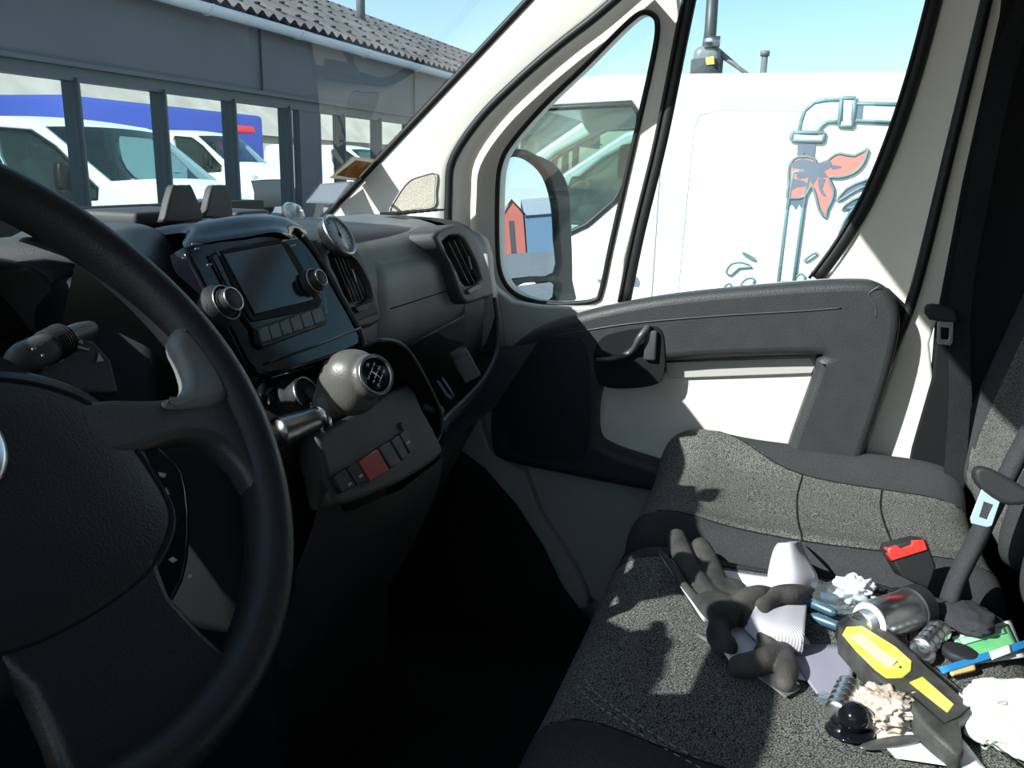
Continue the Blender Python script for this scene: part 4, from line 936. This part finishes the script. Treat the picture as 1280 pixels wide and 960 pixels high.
# black and yellow detector tool
tl = thing('wall_detector', 'black hand-held work tool with two yellow panels lying diagonally on the seat', 'tool', tuple(on_seat(1130, 850)))
T0, T1 = on_seat(1062, 768, .026), on_seat(1195, 905, .026); tu = (T1-T0).normalized(); tv = Vector((0, 0, 1)).cross(tu).normalized(); 
TF = Fr((T0+T1)/2, tu, tv)
if TF.n.z < 0: TF = Fr((T0+T1)/2, -tu, tv)
toolm = mat('tool_rubber', (.035, .035, .032), .6, bump=.6, bscale=300, col2=(.075, .072, .066), mscale=40)
yel = mat('tool_yellow', (.78, .66, .06), .45, col2=(.85, .76, .2), mscale=30)
body = plate('tool_body', toolm, tl, [(1048, 778), (1060, 768), (1088, 768), (1110, 782), (1160, 832), (1215, 880), (1216, 890), (1200, 900), (1206, 935), (1196, 942), (1150, 900), (1130, 870), (1095, 845), (1050, 795)], TF, 0, .024, .004, smooth=1, res=3)
plate('yellow_panel', yel, tl, [(1053, 792), (1058, 783), (1078, 782), (1120, 808), (1140, 826), (1139, 838), (1128, 846), (1108, 846), (1094, 836), (1070, 812)], TF, .0015, .004, .001)
plate('yellow_panel', yel, tl, [(1137, 852), (1153, 845), (1193, 880), (1184, 889)], TF, .0015, .004, .001)
plate('clear_window', mat('window_pale', (.72, .70, .5), .2), tl, [(1062, 795), (1075, 791), (1122, 826), (1112, 834)], TF, .003, .003, .0006)
b = MB(); b.lathe([(.0012, 0), (.0012, .001), (0, .001)], TF.P(*TF.px((1125, 836)), .0015), TF.n, 10); b.build('screw', M['deep'], tl)
plate('end_cap', M['black'], tl, [(1046, 778), (1058, 768), (1066, 774), (1052, 785)], TF, .002, .02, .002)
b = MB(); b.tube([TF.P(*TF.px(p), .0004) for p in ((1142, 872), (1180, 905), (1200, 896), (1212, 884))], .0008, 6); b.tube([TF.P(*TF.px(p), .0004) for p in ((1100, 780), (1215, 878))], .0008, 6); b.build('body_groove', M['deep'], tl)

# green/white card, blue ruler, yellow stick
grn = mat('card_green', (.10, .50, .16), .4, col2=(.25, .65, .3), mscale=20)
cd_ = sheet('blister_card', pw, [(1190, 797), (1264, 775), (1282, 822), (1205, 832)], .006, .001, 1, .001); tag(cd_, 'white card with a green wave panel by the backrest', 'card')
sheet('green_panel', grn, [(1194, 800), (1260, 780), (1274, 810), (1212, 823)], .0085, .0, 1, .0006, parent=cd_)
sheet('pale_band', mat('card_mint', (.45, .75, .6), .4), [(1200, 799), (1254, 783), (1258, 791), (1204, 806)], .0105, .0, 1, .0006, parent=cd_)
cb = mat('ruler_blue', (.03, .24, .55), .35)
rl = sheet('blue_strip', cb, [(1173, 836), (1290, 799), (1292, 808), (1178, 843)], .011, .0, 1, .002); tag(rl, 'narrow blue plastic strip crossing in front of the green card', 'strip')
sheet('white_band', pw, [(1236, 815), (1262, 806), (1264, 816), (1240, 825)], .0145, 0, 1, .0004, parent=rl)
o = sheet('yellow_stick', mat('wood_yellow', (.68, .50, .2), .5), [(1184, 840), (1218, 832), (1219, 839), (1190, 846)], .008, 0, 1, .003); tag(o, 'short yellowish stick under the blue strip', 'stick')
# white bag with green print
wb = mat('white_bag', (.82, .84, .83), .7, bump=.4, bscale=60)
bag = blob('white_bag', wb, tuple(on_seat(1290, 900, .020)), .056, .062, .024, .2, 1.7, seed=11, sub=5, lab='crumpled white bag with pale green print in the bottom right corner', cat='bag')
BG = bvh(bag); gp = mat('print_green', (.45, .60, .38), .7)
for i, q in enumerate([[(1235, 885), (1250, 889), (1262, 898), (1258, 903), (1245, 896)], [(1228, 930), (1240, 921), (1244, 926), (1232, 936)], [(1262, 925), (1272, 915), (1276, 922)], [(1246, 880), (1256, 876), (1258, 881)]]):
    P = []
    for p in smooth_pts([Vector(k) for k in q], 3):
        d = ray(*p).normalized(); h = BG.ray_cast(CAM, d)[0]; P.append((h if h is not None else at(*p, z=.48))-d*.0004)
    b = MB(); b.tube(P, .0012, 6, flat=.3); b.build('leaf_print', gp, bag)

# ------------------------------------------------------------------ door mirror outside
mc = at(672, 285, x=1.17); Nn = Vector((-.34, -1.085, .073)).normalized(); mu_ = Vector((Nn.y*-1, Nn.x, 0)).normalized()
if mu_.dot(CR) < 0: mu_ = -mu_
MF = Fr(mc, mu_, Nn.cross(mu_))
mr = thing('door_mirror', 'black door mirror with tall glass outside the passenger quarter window', 'mirror', tuple(mc))
mirm = bpy.data.materials.new('mirror_glass'); mirm.use_nodes = True; bb = mirm.node_tree.nodes['Principled BSDF']; bb.inputs['Metallic'].default_value = 1; bb.inputs['Roughness'].default_value = 0; bb.inputs['Base Color'].default_value = (.55, .62, .72, 1)
hous = [(610, 205), (650, 186), (672, 192), (700, 208), (714, 240), (717, 300), (718, 350), (716, 382), (608, 386), (606, 230)]
gl_ = [(612, 210), (628, 199), (648, 196), (666, 203), (684, 222), (694, 255), (697, 300), (697, 340), (655, 347), (612, 352)]
gl2 = [(612, 362), (692, 352), (690, 376), (612, 380)]
plate('mirror_housing', M['rubber'], mr, hous, MF, .006, .07, .012, [gl_, gl2], smooth=3, res=3)
plate('mirror_glass', mirm, mr, gl_, MF, -.004, .003, 0, smooth=3)
plate('wide_angle_glass', mirm, mr, gl2, MF, -.004, .003, 0)
b = MB(); b.tube([MF.P(*MF.px((704, 372)), -.02), MF.P(*MF.px((706, 350)), -.02)], [.02, .018], 12, rnd=True); b.box(at(640, 400, x=1.0), (.22, .05, .06), bev=.015); b.build('mirror_arm', M['black'], mr)

# ------------------------------------------------------------------ vans
def van(name, label, h, L, loc, head, group, glassm=M['vglass'], mirror_both=True, seats=True):
    """panel van, nose along local +s; head = angle of the nose from +Y towards +X"""
    sd, cdir = math.sin(head), math.cos(head); fw = Vector((sd, cdir, 0)); rt = Vector((cdir, -sd, 0)); o0 = Vector((loc[0], loc[1], -.55))
    k = h/1.95; l = L/5.1; w = .95
    t = thing(name, label, 'van', (loc[0], loc[1], -.55), group)
    sil = [(0, .35), (0, 1.2), (.04, 1.72), (.12, 1.90), (.4, 1.95), (2.9, 1.95), (3.25, 1.91), (3.46, 1.84), (4.32, 1.26), (4.80, 1.08), (5.02, .88), (5.10, .62), (5.08, .32), (4.9, .26), (4.55, .26), (4.50, .48), (4.34, .64), (4.14, .68), (3.94, .64), (3.78, .48), (3.73, .26), (1.38, .26), (1.33, .48), (1.17, .64), (.97, .68), (.77, .64), (.61, .48), (.56, .26), (.1, .26)]
    sil = [(s*l, z*k) for s, z in sil]
    hole = [(s*l, z*k) for s, z in [(2.73, 1.77), (2.77, 1.82), (3.30, 1.79), (3.62, 1.62), (4.16, 1.18), (4.14, 1.06), (3.7, 1.03), (3.3, 1.08), (2.95, 1.26), (2.82, 1.38), (2.76, 1.5)]]
    for sg in (-1, 1):
        F_ = Fr(o0+rt*(w*sg), fw if fw.cross(Vector((0, 0, 1))).dot(rt*sg) > 0 else -fw, (0, 0, 1))
        mx = 1 if F_.u.dot(fw) > 0 else -1
        O = [(s*mx, z) for s, z in sil]; Hh = [(s*mx, z) for s, z in hole]
        me = plate_mesh([Vector(p) for p in O], F_.M(0), .09, .035, [[Vector(p) for p in Hh]], 3); link('side_panel', me, M['vanwhite'], t)
        me = plate_mesh([Vector(p) for p in Hh], F_.M(-.03), .006, 0); link('side_window', me, glassm, t)
        b = MB(); b.loop([F_.P(p[0], p[1], -.004) for p in Hh], .014, 6); b.build('window_rubber', M['rubber'], t)
        # panel creases and door line
        b = MB(); q = [(.18, 1.0), (.18, 1.70), (.20, 1.77), (.27, 1.79), (2.38, 1.79), (2.46, 1.77), (2.48, 1.70), (2.50, .75), (2.4, .66), (1.6, .66)]
        b.tube([F_.P(s*l*mx, z*k, .000) for s, z in q], .0035, 6)
        b.tube([F_.P(s*l*mx, z*k, .002) for s, z in [(2.62, 1.86), (2.62, .4), (3.68, .4), (3.70, .7)]], .004, 6); b.build('panel_crease', mat_crease, t)
        b = MB(); b.box(F_.P(2.8*l*mx, 1.02*k, .02), (.2, .03, .04), Matrix.Rotation(-head, 3, 'Z') @ Matrix.Rotation(math.pi/2, 3, 'Z'), .012); b.build('door_handle', M['vanwhite'], t)
        for s in (.97, 4.14):
            c = o0+rt*(sg*(w-.06))+fw*(s*l)+Vector((0, 0, .34)); b = MB(); b.lathe([(.2, -.12), (.33, -.11), (.345, -.06), (.345, .05), (.31, .07), (.22, .05)], c, rt*sg, 32); wh = b.build('wheel', M['rubber'], t)
            b = MB(); b.lathe([(.21, .045), (.19, .06), (.08, .04), (.05, .06), (0, .062)], c, rt*sg, 24); b.build('hubcap', M['satin'], wh)
        mb = o0+rt*(sg*(w+.14))+fw*(3.82*l)+Vector((0, 0, 1.30*k)); b = MB(); b.sell(mb, .09, .06, .16, .5, .6, Matrix.Rotation(-head, 3, 'Z'), 24, 14); b.tube([mb+Vector((0, 0, -.1)), o0+rt*(sg*(w-.02))+fw*(3.86*l)+Vector((0, 0, 1.14*k))], .03, 8); b.build('mirror', M['rubber'], t)
        hl = MB(); hl.sell(o0+rt*(sg*.70)+fw*(4.93*l)+Vector((0, 0, .90*k)), .16, .12, .11, .6, .6, Matrix.Rotation(-head, 3, 'Z'), 20, 12); hl.build('headlight', lampm, t)
    skin = sil[:14]
    def strip(a, c, name, m, inset=.03, wid=w-.03, par=t):
        b = MB(); rows = []
        for s, z in a:
            rows.append([o0+fw*s+rt*(wid*(-1+2*j/10))+Vector((0, 0, z+(.03*(1-((j-5)/5)**2) if c else 0)))+(fw*(.10*(1-((j-5)/5)**2)) if s > 3.3*l else Vector((0, 0, 0))) for j in range(11)])
        b.grid(rows); return b.build(name, m, par)
    strip(sil[0:8], True, 'roof', M['vanwhite']); strip([sil[7], sil[8]], True, 'windshield', glassm); strip(sil[8:11], True, 'hood', M['vanwhite']); strip(sil[10:15], False, 'bumper', M['btn'])
    b = MB(); b.box(o0+fw*(2.55*l)+Vector((0, 0, 1.05*k)), (1.8, .05, 1.6), Matrix.Rotation(-head, 3, 'Z')); b.build('bulkhead', M['dark'], t)
    b = MB(); b.box(o0+fw*(4.05*l)+Vector((0, 0, .95*k)), (1.75, .45, .40), Matrix.Rotation(-head, 3, 'Z'), .06); b.build('cab_dashboard', M['dark'], t)
    for sx in (-.45, .45):
        b = MB(); b.box(o0+fw*(2.85*l)+rt*sx+Vector((0, 0, 1.05*k)), (.48, .14, .85), Matrix.Rotation(-head, 3, 'Z'), .05); b.box(o0+fw*(2.85*l)+rt*sx+Vector((0, 0, 1.56*k)), (.26, .1, .18), Matrix.Rotation(-head, 3, 'Z'), .03); b.build('cab_seat', M['dark'], t)
    b = MB(); c = o0+fw*(3.66*l)+rt*(-.42)+Vector((0, 0, 1.12*k)); b.loop([c+(rt*math.cos(q)+(Vector((0, 0, 1))*.8-fw*.6)*math.sin(q))*.2 for q in [i*math.pi/12 for i in range(24)]], .016, 8); b.build('cab_wheel', M['dark'], t)
    return t
mat_crease = mat('crease_grey', (.68, .70, .71), .5); lampm = mat('lamp_glass', (.35, .42, .45), .15)
nv_ = van('panel_van', 'white panel van with a pipe mural parked close beyond the passenger window', 1.93, 5.1, (4.25, -1.98), 0, 'white vans', glassm=glass('near_van_glass', (.72, .82, .80), 1.0, .02, (.5, .8, .75)))
for lab, h, L, loc, hd in (('white panel van parked beyond the mural van, seen mirrored in the left facade panes', 1.93, 5.1, (7.85, -1.9), 0),
                           ('taller white van mirrored behind the first one, with a red roof light', 2.25, 5.2, (19.5, -9.2), 0),
                           ('white van farthest right in the facade reflection', 2.1, 5.1, (26.5, -8.5), 0)):
    t_ = van('panel_van', lab, h, L, loc, hd, 'white vans')
b = MB(); b.box((19.9, -5.3, 1.80), (.9, .4, .2), bev=.05); b.build('roof_beacon', mat('beacon_red', (.7, .04, .05), .4), bpy.data.objects['panel_van.002'])

# the mural on the near van
MFr = Fr((3.297, 0, 0), (0, -1, 0), (0, 0, 1)); line = mat('mural_teal', (.12, .22, .25), .5); fillc = mat('mural_cyan', (.60, .80, .84), .5); redc = mat('mural_red', (.72, .20, .17), .5); navy = mat('mural_navy', (.10, .14, .21), .5)
def decal(name, q, m, off=.0, sm=0, lm=line, lw=2.2):
    o = plate(name, m, nv_, q, MFr, .0045+off*.25, .003, 0, smooth=sm)
    if lm:
        b = MB(); P = [Vector(k) for k in q]; P = smooth_pts(P, sm) if sm else P
        n = len(P); pts = [MFr.P(*MFr.px(p), .0055+off*.25) for p in P]; b.loop(pts, lw*.8/1050*4.0, 5, flat=.05, up=MFr.n) if sm else [b.tube([pts[i], pts[(i+1) % n]], lw/1050*4.0, 5, flat=.3, up=MFr.n) for i in range(n)]
        join_into(o, b.build('x', lm))
    return o
decal('mural_pipe', [(991, 215), (1002, 214), (1012, 214), (1004, 260), (992, 353), (973, 353), (984, 262)], fillc)
decal('mural_elbow', [(999, 166), (1001, 152), (1006, 138), (1018, 128), (1035, 125), (1052, 125), (1051, 152), (1034, 152), (1026, 158), (1023, 167)], fillc)
decal('mural_pipe', [(1067, 129), (1135, 131), (1130, 154), (1066, 151)], fillc)
decal('mural_flange', [(1052, 122), (1070, 123), (1066, 159), (1048, 158)], fillc, .004); decal('mural_flange', [(990, 165), (1031, 166), (1029, 178), (989, 176)], fillc, .004)
decal('mural_band', [(1068, 130), (1080, 130), (1078, 152), (1066, 151)], navy, .003, lm=None)
decal('mural_band', [(997, 178), (1019, 178), (1017, 200), (1009, 196), (1006, 190), (1002, 197), (996, 199)], navy, .003, lm=None)
decal('mural_band', [(985, 248), (1006, 246), (1003, 262), (999, 256), (995, 263), (990, 256), (985, 260)], navy, .003, lm=None)
decal('mural_cloth', [(989, 203), (998, 196), (1018, 198), (1022, 210), (1040, 196), (1050, 192), (1068, 195), (1084, 186), (1084, 192), (1078, 206), (1066, 217), (1048, 222), (1036, 222), (1042, 236), (1040, 250), (1034, 262), (1032, 272), (1024, 262), (1020, 246), (1014, 232), (1006, 246), (990, 248), (984, 246), (986, 232), (986, 214)], redc, .008, 2)
for q in ([(988, 205), (1004, 198), (1022, 204), (1036, 199), (1040, 208), (1030, 214), (1036, 222), (1022, 222), (1016, 232), (1010, 222), (998, 224), (996, 216), (1008, 212), (992, 210)], [(987, 224), (1004, 226), (1012, 232), (996, 234), (988, 238)], [(1022, 224), (1032, 224), (1028, 236), (1034, 246), (1026, 242)], [(1040, 206), (1052, 208), (1050, 210), (1040, 212)]):
    decal('mural_fold', q, navy, .013, 2, lm=None)
for q in ([(1046, 252), (1058, 236), (1080, 226), (1100, 222), (1096, 232), (1078, 234), (1060, 244)], [(1052, 262), (1066, 250), (1084, 244), (1094, 246), (1078, 256)]): decal('mural_stroke', q, navy, .0, 2)
decal('mural_stroke', [(1048, 318), (1050, 290), (1062, 266), (1070, 260), (1056, 288), (1052, 318)], fillc, .0, 2)
for q in ([(908, 340), (914, 330), (928, 328), (940, 334), (924, 335), (914, 344)], [(926, 356), (934, 348), (943, 349), (938, 358)], [(929, 315), (944, 324), (942, 325), (930, 318)], [(1005, 326), (1016, 317), (1022, 317), (1010, 326)], [(1014, 340), (1026, 337), (1034, 342), (1022, 344)], [(994, 350), (1000, 342), (1006, 346), (1002, 356)], [(906, 358), (912, 354), (914, 360), (908, 362)]): decal('mural_drop', q, fillc, .0, 2, lw=1.6)

# lamp post with load arm behind the near van
pz = at(884, 75, x=22)
cp = thing('crane_post', 'dark post with a round yellow-marked joint rising behind the near van roof', 'post', (pz.x, pz.y, -.55))
b = MB(); b.tube([(pz.x, pz.y, -.55), (pz.x, pz.y, pz.z)], .40, 14); b.tube([Vector(pz), at(888, 40, x=22), at(893, -40, x=22)], [.18, .15, .14], 12); b.build('mast', M['btn'], cp)
b = MB(); b.sell(pz+Vector((0, 0, .0)),   .30, .34, .32, .6, .6); b.build('joint', M['dashgrey'], cp)
b = MB(); b.tube([at(880, 52, x=21.7), at(900, 52, x=21.7)], .13, 10); b.build('clamp', M['satin'], cp)
plate('yellow_mark', yel, cp, [(882, 72), (892, 70), (893, 80), (883, 81)], Fr((21.6, 0, 0), (0, -1, 0), (0, 0, 1)), 0, .01)
b = MB(); b.tube([at(894, 62, x=22), at(925, 86, x=22), at(960, 112, x=22)], [.09, .05, .05], 8); b.build('stay', M['dashgrey'], cp)
b = MB(); p = at(956, 70, x=23); b.tube([(p.x, p.y, -.55), tuple(p)], .085, 10); b.lathe([(.12, 0), (.12, .12), (0, .14)], p, (0, 0, 1), 12); tag(b.build('thin_post', M['dashgrey']), 'short thin grey post peeking over the van roof right of the lifting arm', 'post')

# ------------------------------------------------------------------ workshop building with mirror-like glazing
bd = thing('workshop_building', 'dark grey low workshop with mirrored windows, white gutter and corrugated roof', 'building', (8, 5.5, -.55))
YB = 4.8; dk = mat('facade_dark', (.085, .095, .11), .6, mott=.15, mscale=2); dk2 = mat('facade_frame', (.06, .085, .10), .5); gut = mat('gutter_white', (.62, .68, .74), .4)
b = MB(); b.box((8, YB+.10, 1.84), (24, .2, .54)); b.box((8, YB-.02, 1.553), (24, .10, .03)); b.build('fascia', dk, bd)
b = MB(); b.box((8, YB+.04, 1.495), (24, .08, .085)); b.build('window_head', dk2, bd)
b = MB(); b.box((8, YB+.07, -.45), (24, .14, .2)); b.build('plinth', dk, bd)
mulls = [-2.0, -1.13, -.26, .62, 1.49, 2.36, 3.25, 4.12, 4.97, 5.84, 6.70]+[7.73+.85*k for k in range(13)]
for x in mulls:
    b = MB(); b.box((x, YB+.03, .50), (.05, .05, 1.95)); b.box((x-.012, YB-.01, .50), (.018, .03, 1.95)); b.build('mullion', dk2, bd)
b = MB(); b.box((7.08, YB+.04, .50), (.40, .06, 1.95)); b.build('infill_panel', dk, bd)
rg = bpy.data.materials.new('facade_glass'); rg.use_nodes = True; rb = rg.node_tree.nodes['Principled BSDF']; rb.inputs['Metallic'].default_value = 1; rb.inputs['Roughness'].default_value = .0; rb.inputs['Base Color'].default_value = (.70, .80, .83, 1)
xs = sorted(mulls+[-3, 19])
for a, c in zip(xs[:-1], xs[1:]):
    b = MB(); b.box(((a+c)/2, YB+.06, .50), (c-a-.03, .02, 1.95)); b.build('pane', rg, bd)
gy = YB-.15
b = MB(); prof_g = [(math.cos(a), math.sin(a)) for a in [math.pi+k*math.pi/10 for k in range(11)]]
b.grid([[Vector((x, gy+.065*c, 2.15+.075*s)) for c, s in prof_g]+[Vector((x, gy+.055*c, 2.15+.065*s)) for c, s in prof_g[::-1]] for x in (-4, 8, 20)], closed_u=True)
for x in (4.05, 5.35, 6.65, 7.95, 9.25, 10.55, 12): b.tube([(x, gy+.068*c, 2.15+.078*s) for c, s in prof_g], .009, 6)
b.build('gutter', gut, bd)
b = MB(); rows = []
for y, z in ((gy+.01, 2.215), (7.2, 3.35)):
    rows.append([Vector((-4+.03*j, y, z+.024*math.sin(j*2*math.pi/5.6))) for j in range(800)])
b.grid(rows); b.grid([[p+Vector((0, .01, -.014)) for p in r] for r in rows])
roofm = mat('roof_fibre', (.115, .11, .115), .85, col2=(.20, .19, .185), mscale=2.2, bump=.5, bscale=30)
b.build('roof', roofm, bd)
b = MB()
for r in range(5):
    for k in range(60):
        t = .10+r*.2; y = gy+(7.2-gy)*t; z = 2.215+1.135*t; b.box((-2+.336*k+.17*(r % 2), y, z+.024), (.04, .04, .02))
b.build('roof_fixings', M['deep'], bd)
b = MB(); b.box((8, 7.25, 1.3), (24, .1, 3.8)); b.build('back_wall', dk, bd)
b = MB(); c = at(451, 20, y=6.4); b.tube([(c.x, c.y, 2.7), (c.x, c.y, 3.8)], .065, 14); b.build('vent_pipe', dk, bd)
b = MB(); b.box((6.26, YB-.008, 1.84), (.02, .03, .52)); b.box((9.5, YB-.008, 1.84), (.02, .03, .52)); b.build('fascia_joint', dk2, bd)

# buildings across the yard, seen only in reflections
def hall(name, lab, x0, x1, y0, y1, he, hr, wallm, roofm_, door=None, cat='building'):
    t = thing(name, lab, cat, ((x0+x1)/2, (y0+y1)/2, -.55)); b = MB(); ym = (y0+y1)/2
    b.faces([(x0, y0, -.55), (x1, y0, -.55), (x1, y1, -.55), (x0, y1, -.55), (x0, y0, he), (x1, y0, he), (x1, y1, he), (x0, y1, he), (x0, ym, hr), (x1, ym, hr)],
            [(0, 1, 5, 4), (2, 3, 7, 6), (1, 2, 6, 9, 5), (3, 0, 4, 8, 7)], False); b.build('hall_wall', wallm, t)
    b = MB(); b.faces([(x0-.3, y0-.4, he-.2), (x1+.3, y0-.4, he-.2), (x1+.3, ym, hr), (x0-.3, ym, hr), (x0-.3, y1+.4, he-.2), (x1+.3, y1+.4, he-.2)], [(0, 1, 2, 3), (3, 2, 5, 4)], False); b.build('hall_roof', roofm_, t)
    return t
redw = mat('hall_red', (.50, .13, .09), .8); bluew = mat('hall_blue', (.05, .08, .35), .6); beige = mat('hall_beige', (.33, .30, .26), .8, mott=.35, mscale=.6); greyr = mat('hall_roof_grey', (.42, .45, .46), .7); bw2 = mat('hall_greyblue', (.12, .2, .28), .7)
hall('storage_hall', 'long beige-roofed hall reflected along the top of the facade panes', 25, 75, -26, -20, 2.6, 5.8, beige, beige)
b = MB(); b.box((25, -13, 1.1), (10, 3, 3.3), bev=.15); tag(b.build('blue_tarp_shed', bluew), 'blue sheeted block reflected above the white vans', 'shed')
def mirror_pt(px, py, dist):      # where the glass of the door mirror looks, at a given distance
    P0 = MF.P(*MF.px((px, py))); d = (P0-CAM).normalized(); d = d-2*d.dot(MF.n)*MF.n; return P0+d*(dist/d.length), P0, d
A_, _, _ = mirror_pt(630, 285, 60); B_, _, dB = mirror_pt(662, 285, 60); C__, _, _ = mirror_pt(690, 285, 60)
print('MIRROR', A_, B_, C__, dB)
def oriented_hall(name, lab, a, c, depth, he, hr, wallm, roofm_, gable_on_front=True):
    a = Vector((a.x, a.y, 0)); c = Vector((c.x, c.y, 0)); u = (c-a).normalized(); n = Vector((u.y, -u.x, 0)); L = (c-a).length
    if n.dot(a-CAM) < 0: n = -n
    P = lambda s, d, z: a+u*s+n*d+Vector((0, 0, z)); t = thing(name, lab, 'building', (a.x, a.y, -.55)); b = MB()
    b.faces([P(0, 0, -.55), P(L, 0, -.55), P(L, depth, -.55), P(0, depth, -.55), P(0, 0, he), P(L, 0, he), P(L, depth, he), P(0, depth, he), P(L/2, 0, hr), P(L/2, depth, hr)], [(0, 1, 5, 8, 4), (2, 3, 7, 9, 6), (1, 2, 6, 5), (3, 0, 4, 7)], False); b.build('hall_wall', wallm, t)
    b = MB(); b.faces([P(-.3, -.4, he-.15), P(L/2, -.4, hr+.05), P(L+.3, -.4, he-.15), P(-.3, depth, he-.15), P(L/2, depth, hr+.05), P(L+.3, depth, he-.15)], [(0, 1, 4, 3), (1, 2, 5, 4)], False); b.build('hall_roof', roofm_, t)
    b = MB(); b.box(P(L*.4, -.05, .4), (.05, .05, .05)); b.faces([P(L*.3, -.06, -.5), P(L*.55, -.06, -.5), P(L*.55, -.06, 1.8), P(L*.3, -.06, 1.8)], [(0, 1, 2, 3)], False); b.build('hall_door', M['btn'], t)
    return t
M_ = A_.lerp(C__, .42)
oriented_hall('red_barn', 'red gabled shed with grey roof seen in the door mirror', A_.lerp(C__, -.02), M_, 10, 2.2, 3.3, redw, greyr)
def eaves_hall(name, lab, a, c, depth, he, hr, wallm, roofm_):
    a = Vector((a.x, a.y, 0)); c = Vector((c.x, c.y, 0)); u = (c-a).normalized(); n = Vector((u.y, -u.x, 0)); L = (c-a).length
    if n.dot(a-CAM) < 0: n = -n
    P = lambda s, d, z: a+u*s+n*d+Vector((0, 0, z)); t = thing(name, lab, 'building', (a.x, a.y, -.55)); b = MB(); h = depth/2
    b.faces([P(0, 0, -.55), P(L, 0, -.55), P(L, depth, -.55), P(0, depth, -.55), P(0, 0, he), P(L, 0, he), P(L, depth, he), P(0, depth, he), P(0, h, hr), P(L, h, hr)], [(0, 1, 5, 4), (2, 3, 7, 6), (1, 2, 6, 9, 5), (3, 0, 4, 8, 7)], False); b.build('hall_wall', wallm, t)
    b = MB(); b.faces([P(0, -.3, he-.1), P(L+.3, -.3, he-.1), P(L+.3, h, hr+.05), P(0, h, hr+.05), P(L+.3, depth+.3, he-.1), P(0, depth+.3, he-.1)], [(0, 1, 2, 3), (3, 2, 4, 5)], False); b.build('hall_roof', roofm_, t)
    return t
eaves_hall('blue_barn', 'grey-blue long shed beside the red gable in the door mirror', M_+(C__-A_)*.03, C__+(C__-A_)*.5, 9, 2.2, 3.4, bw2, greyr)
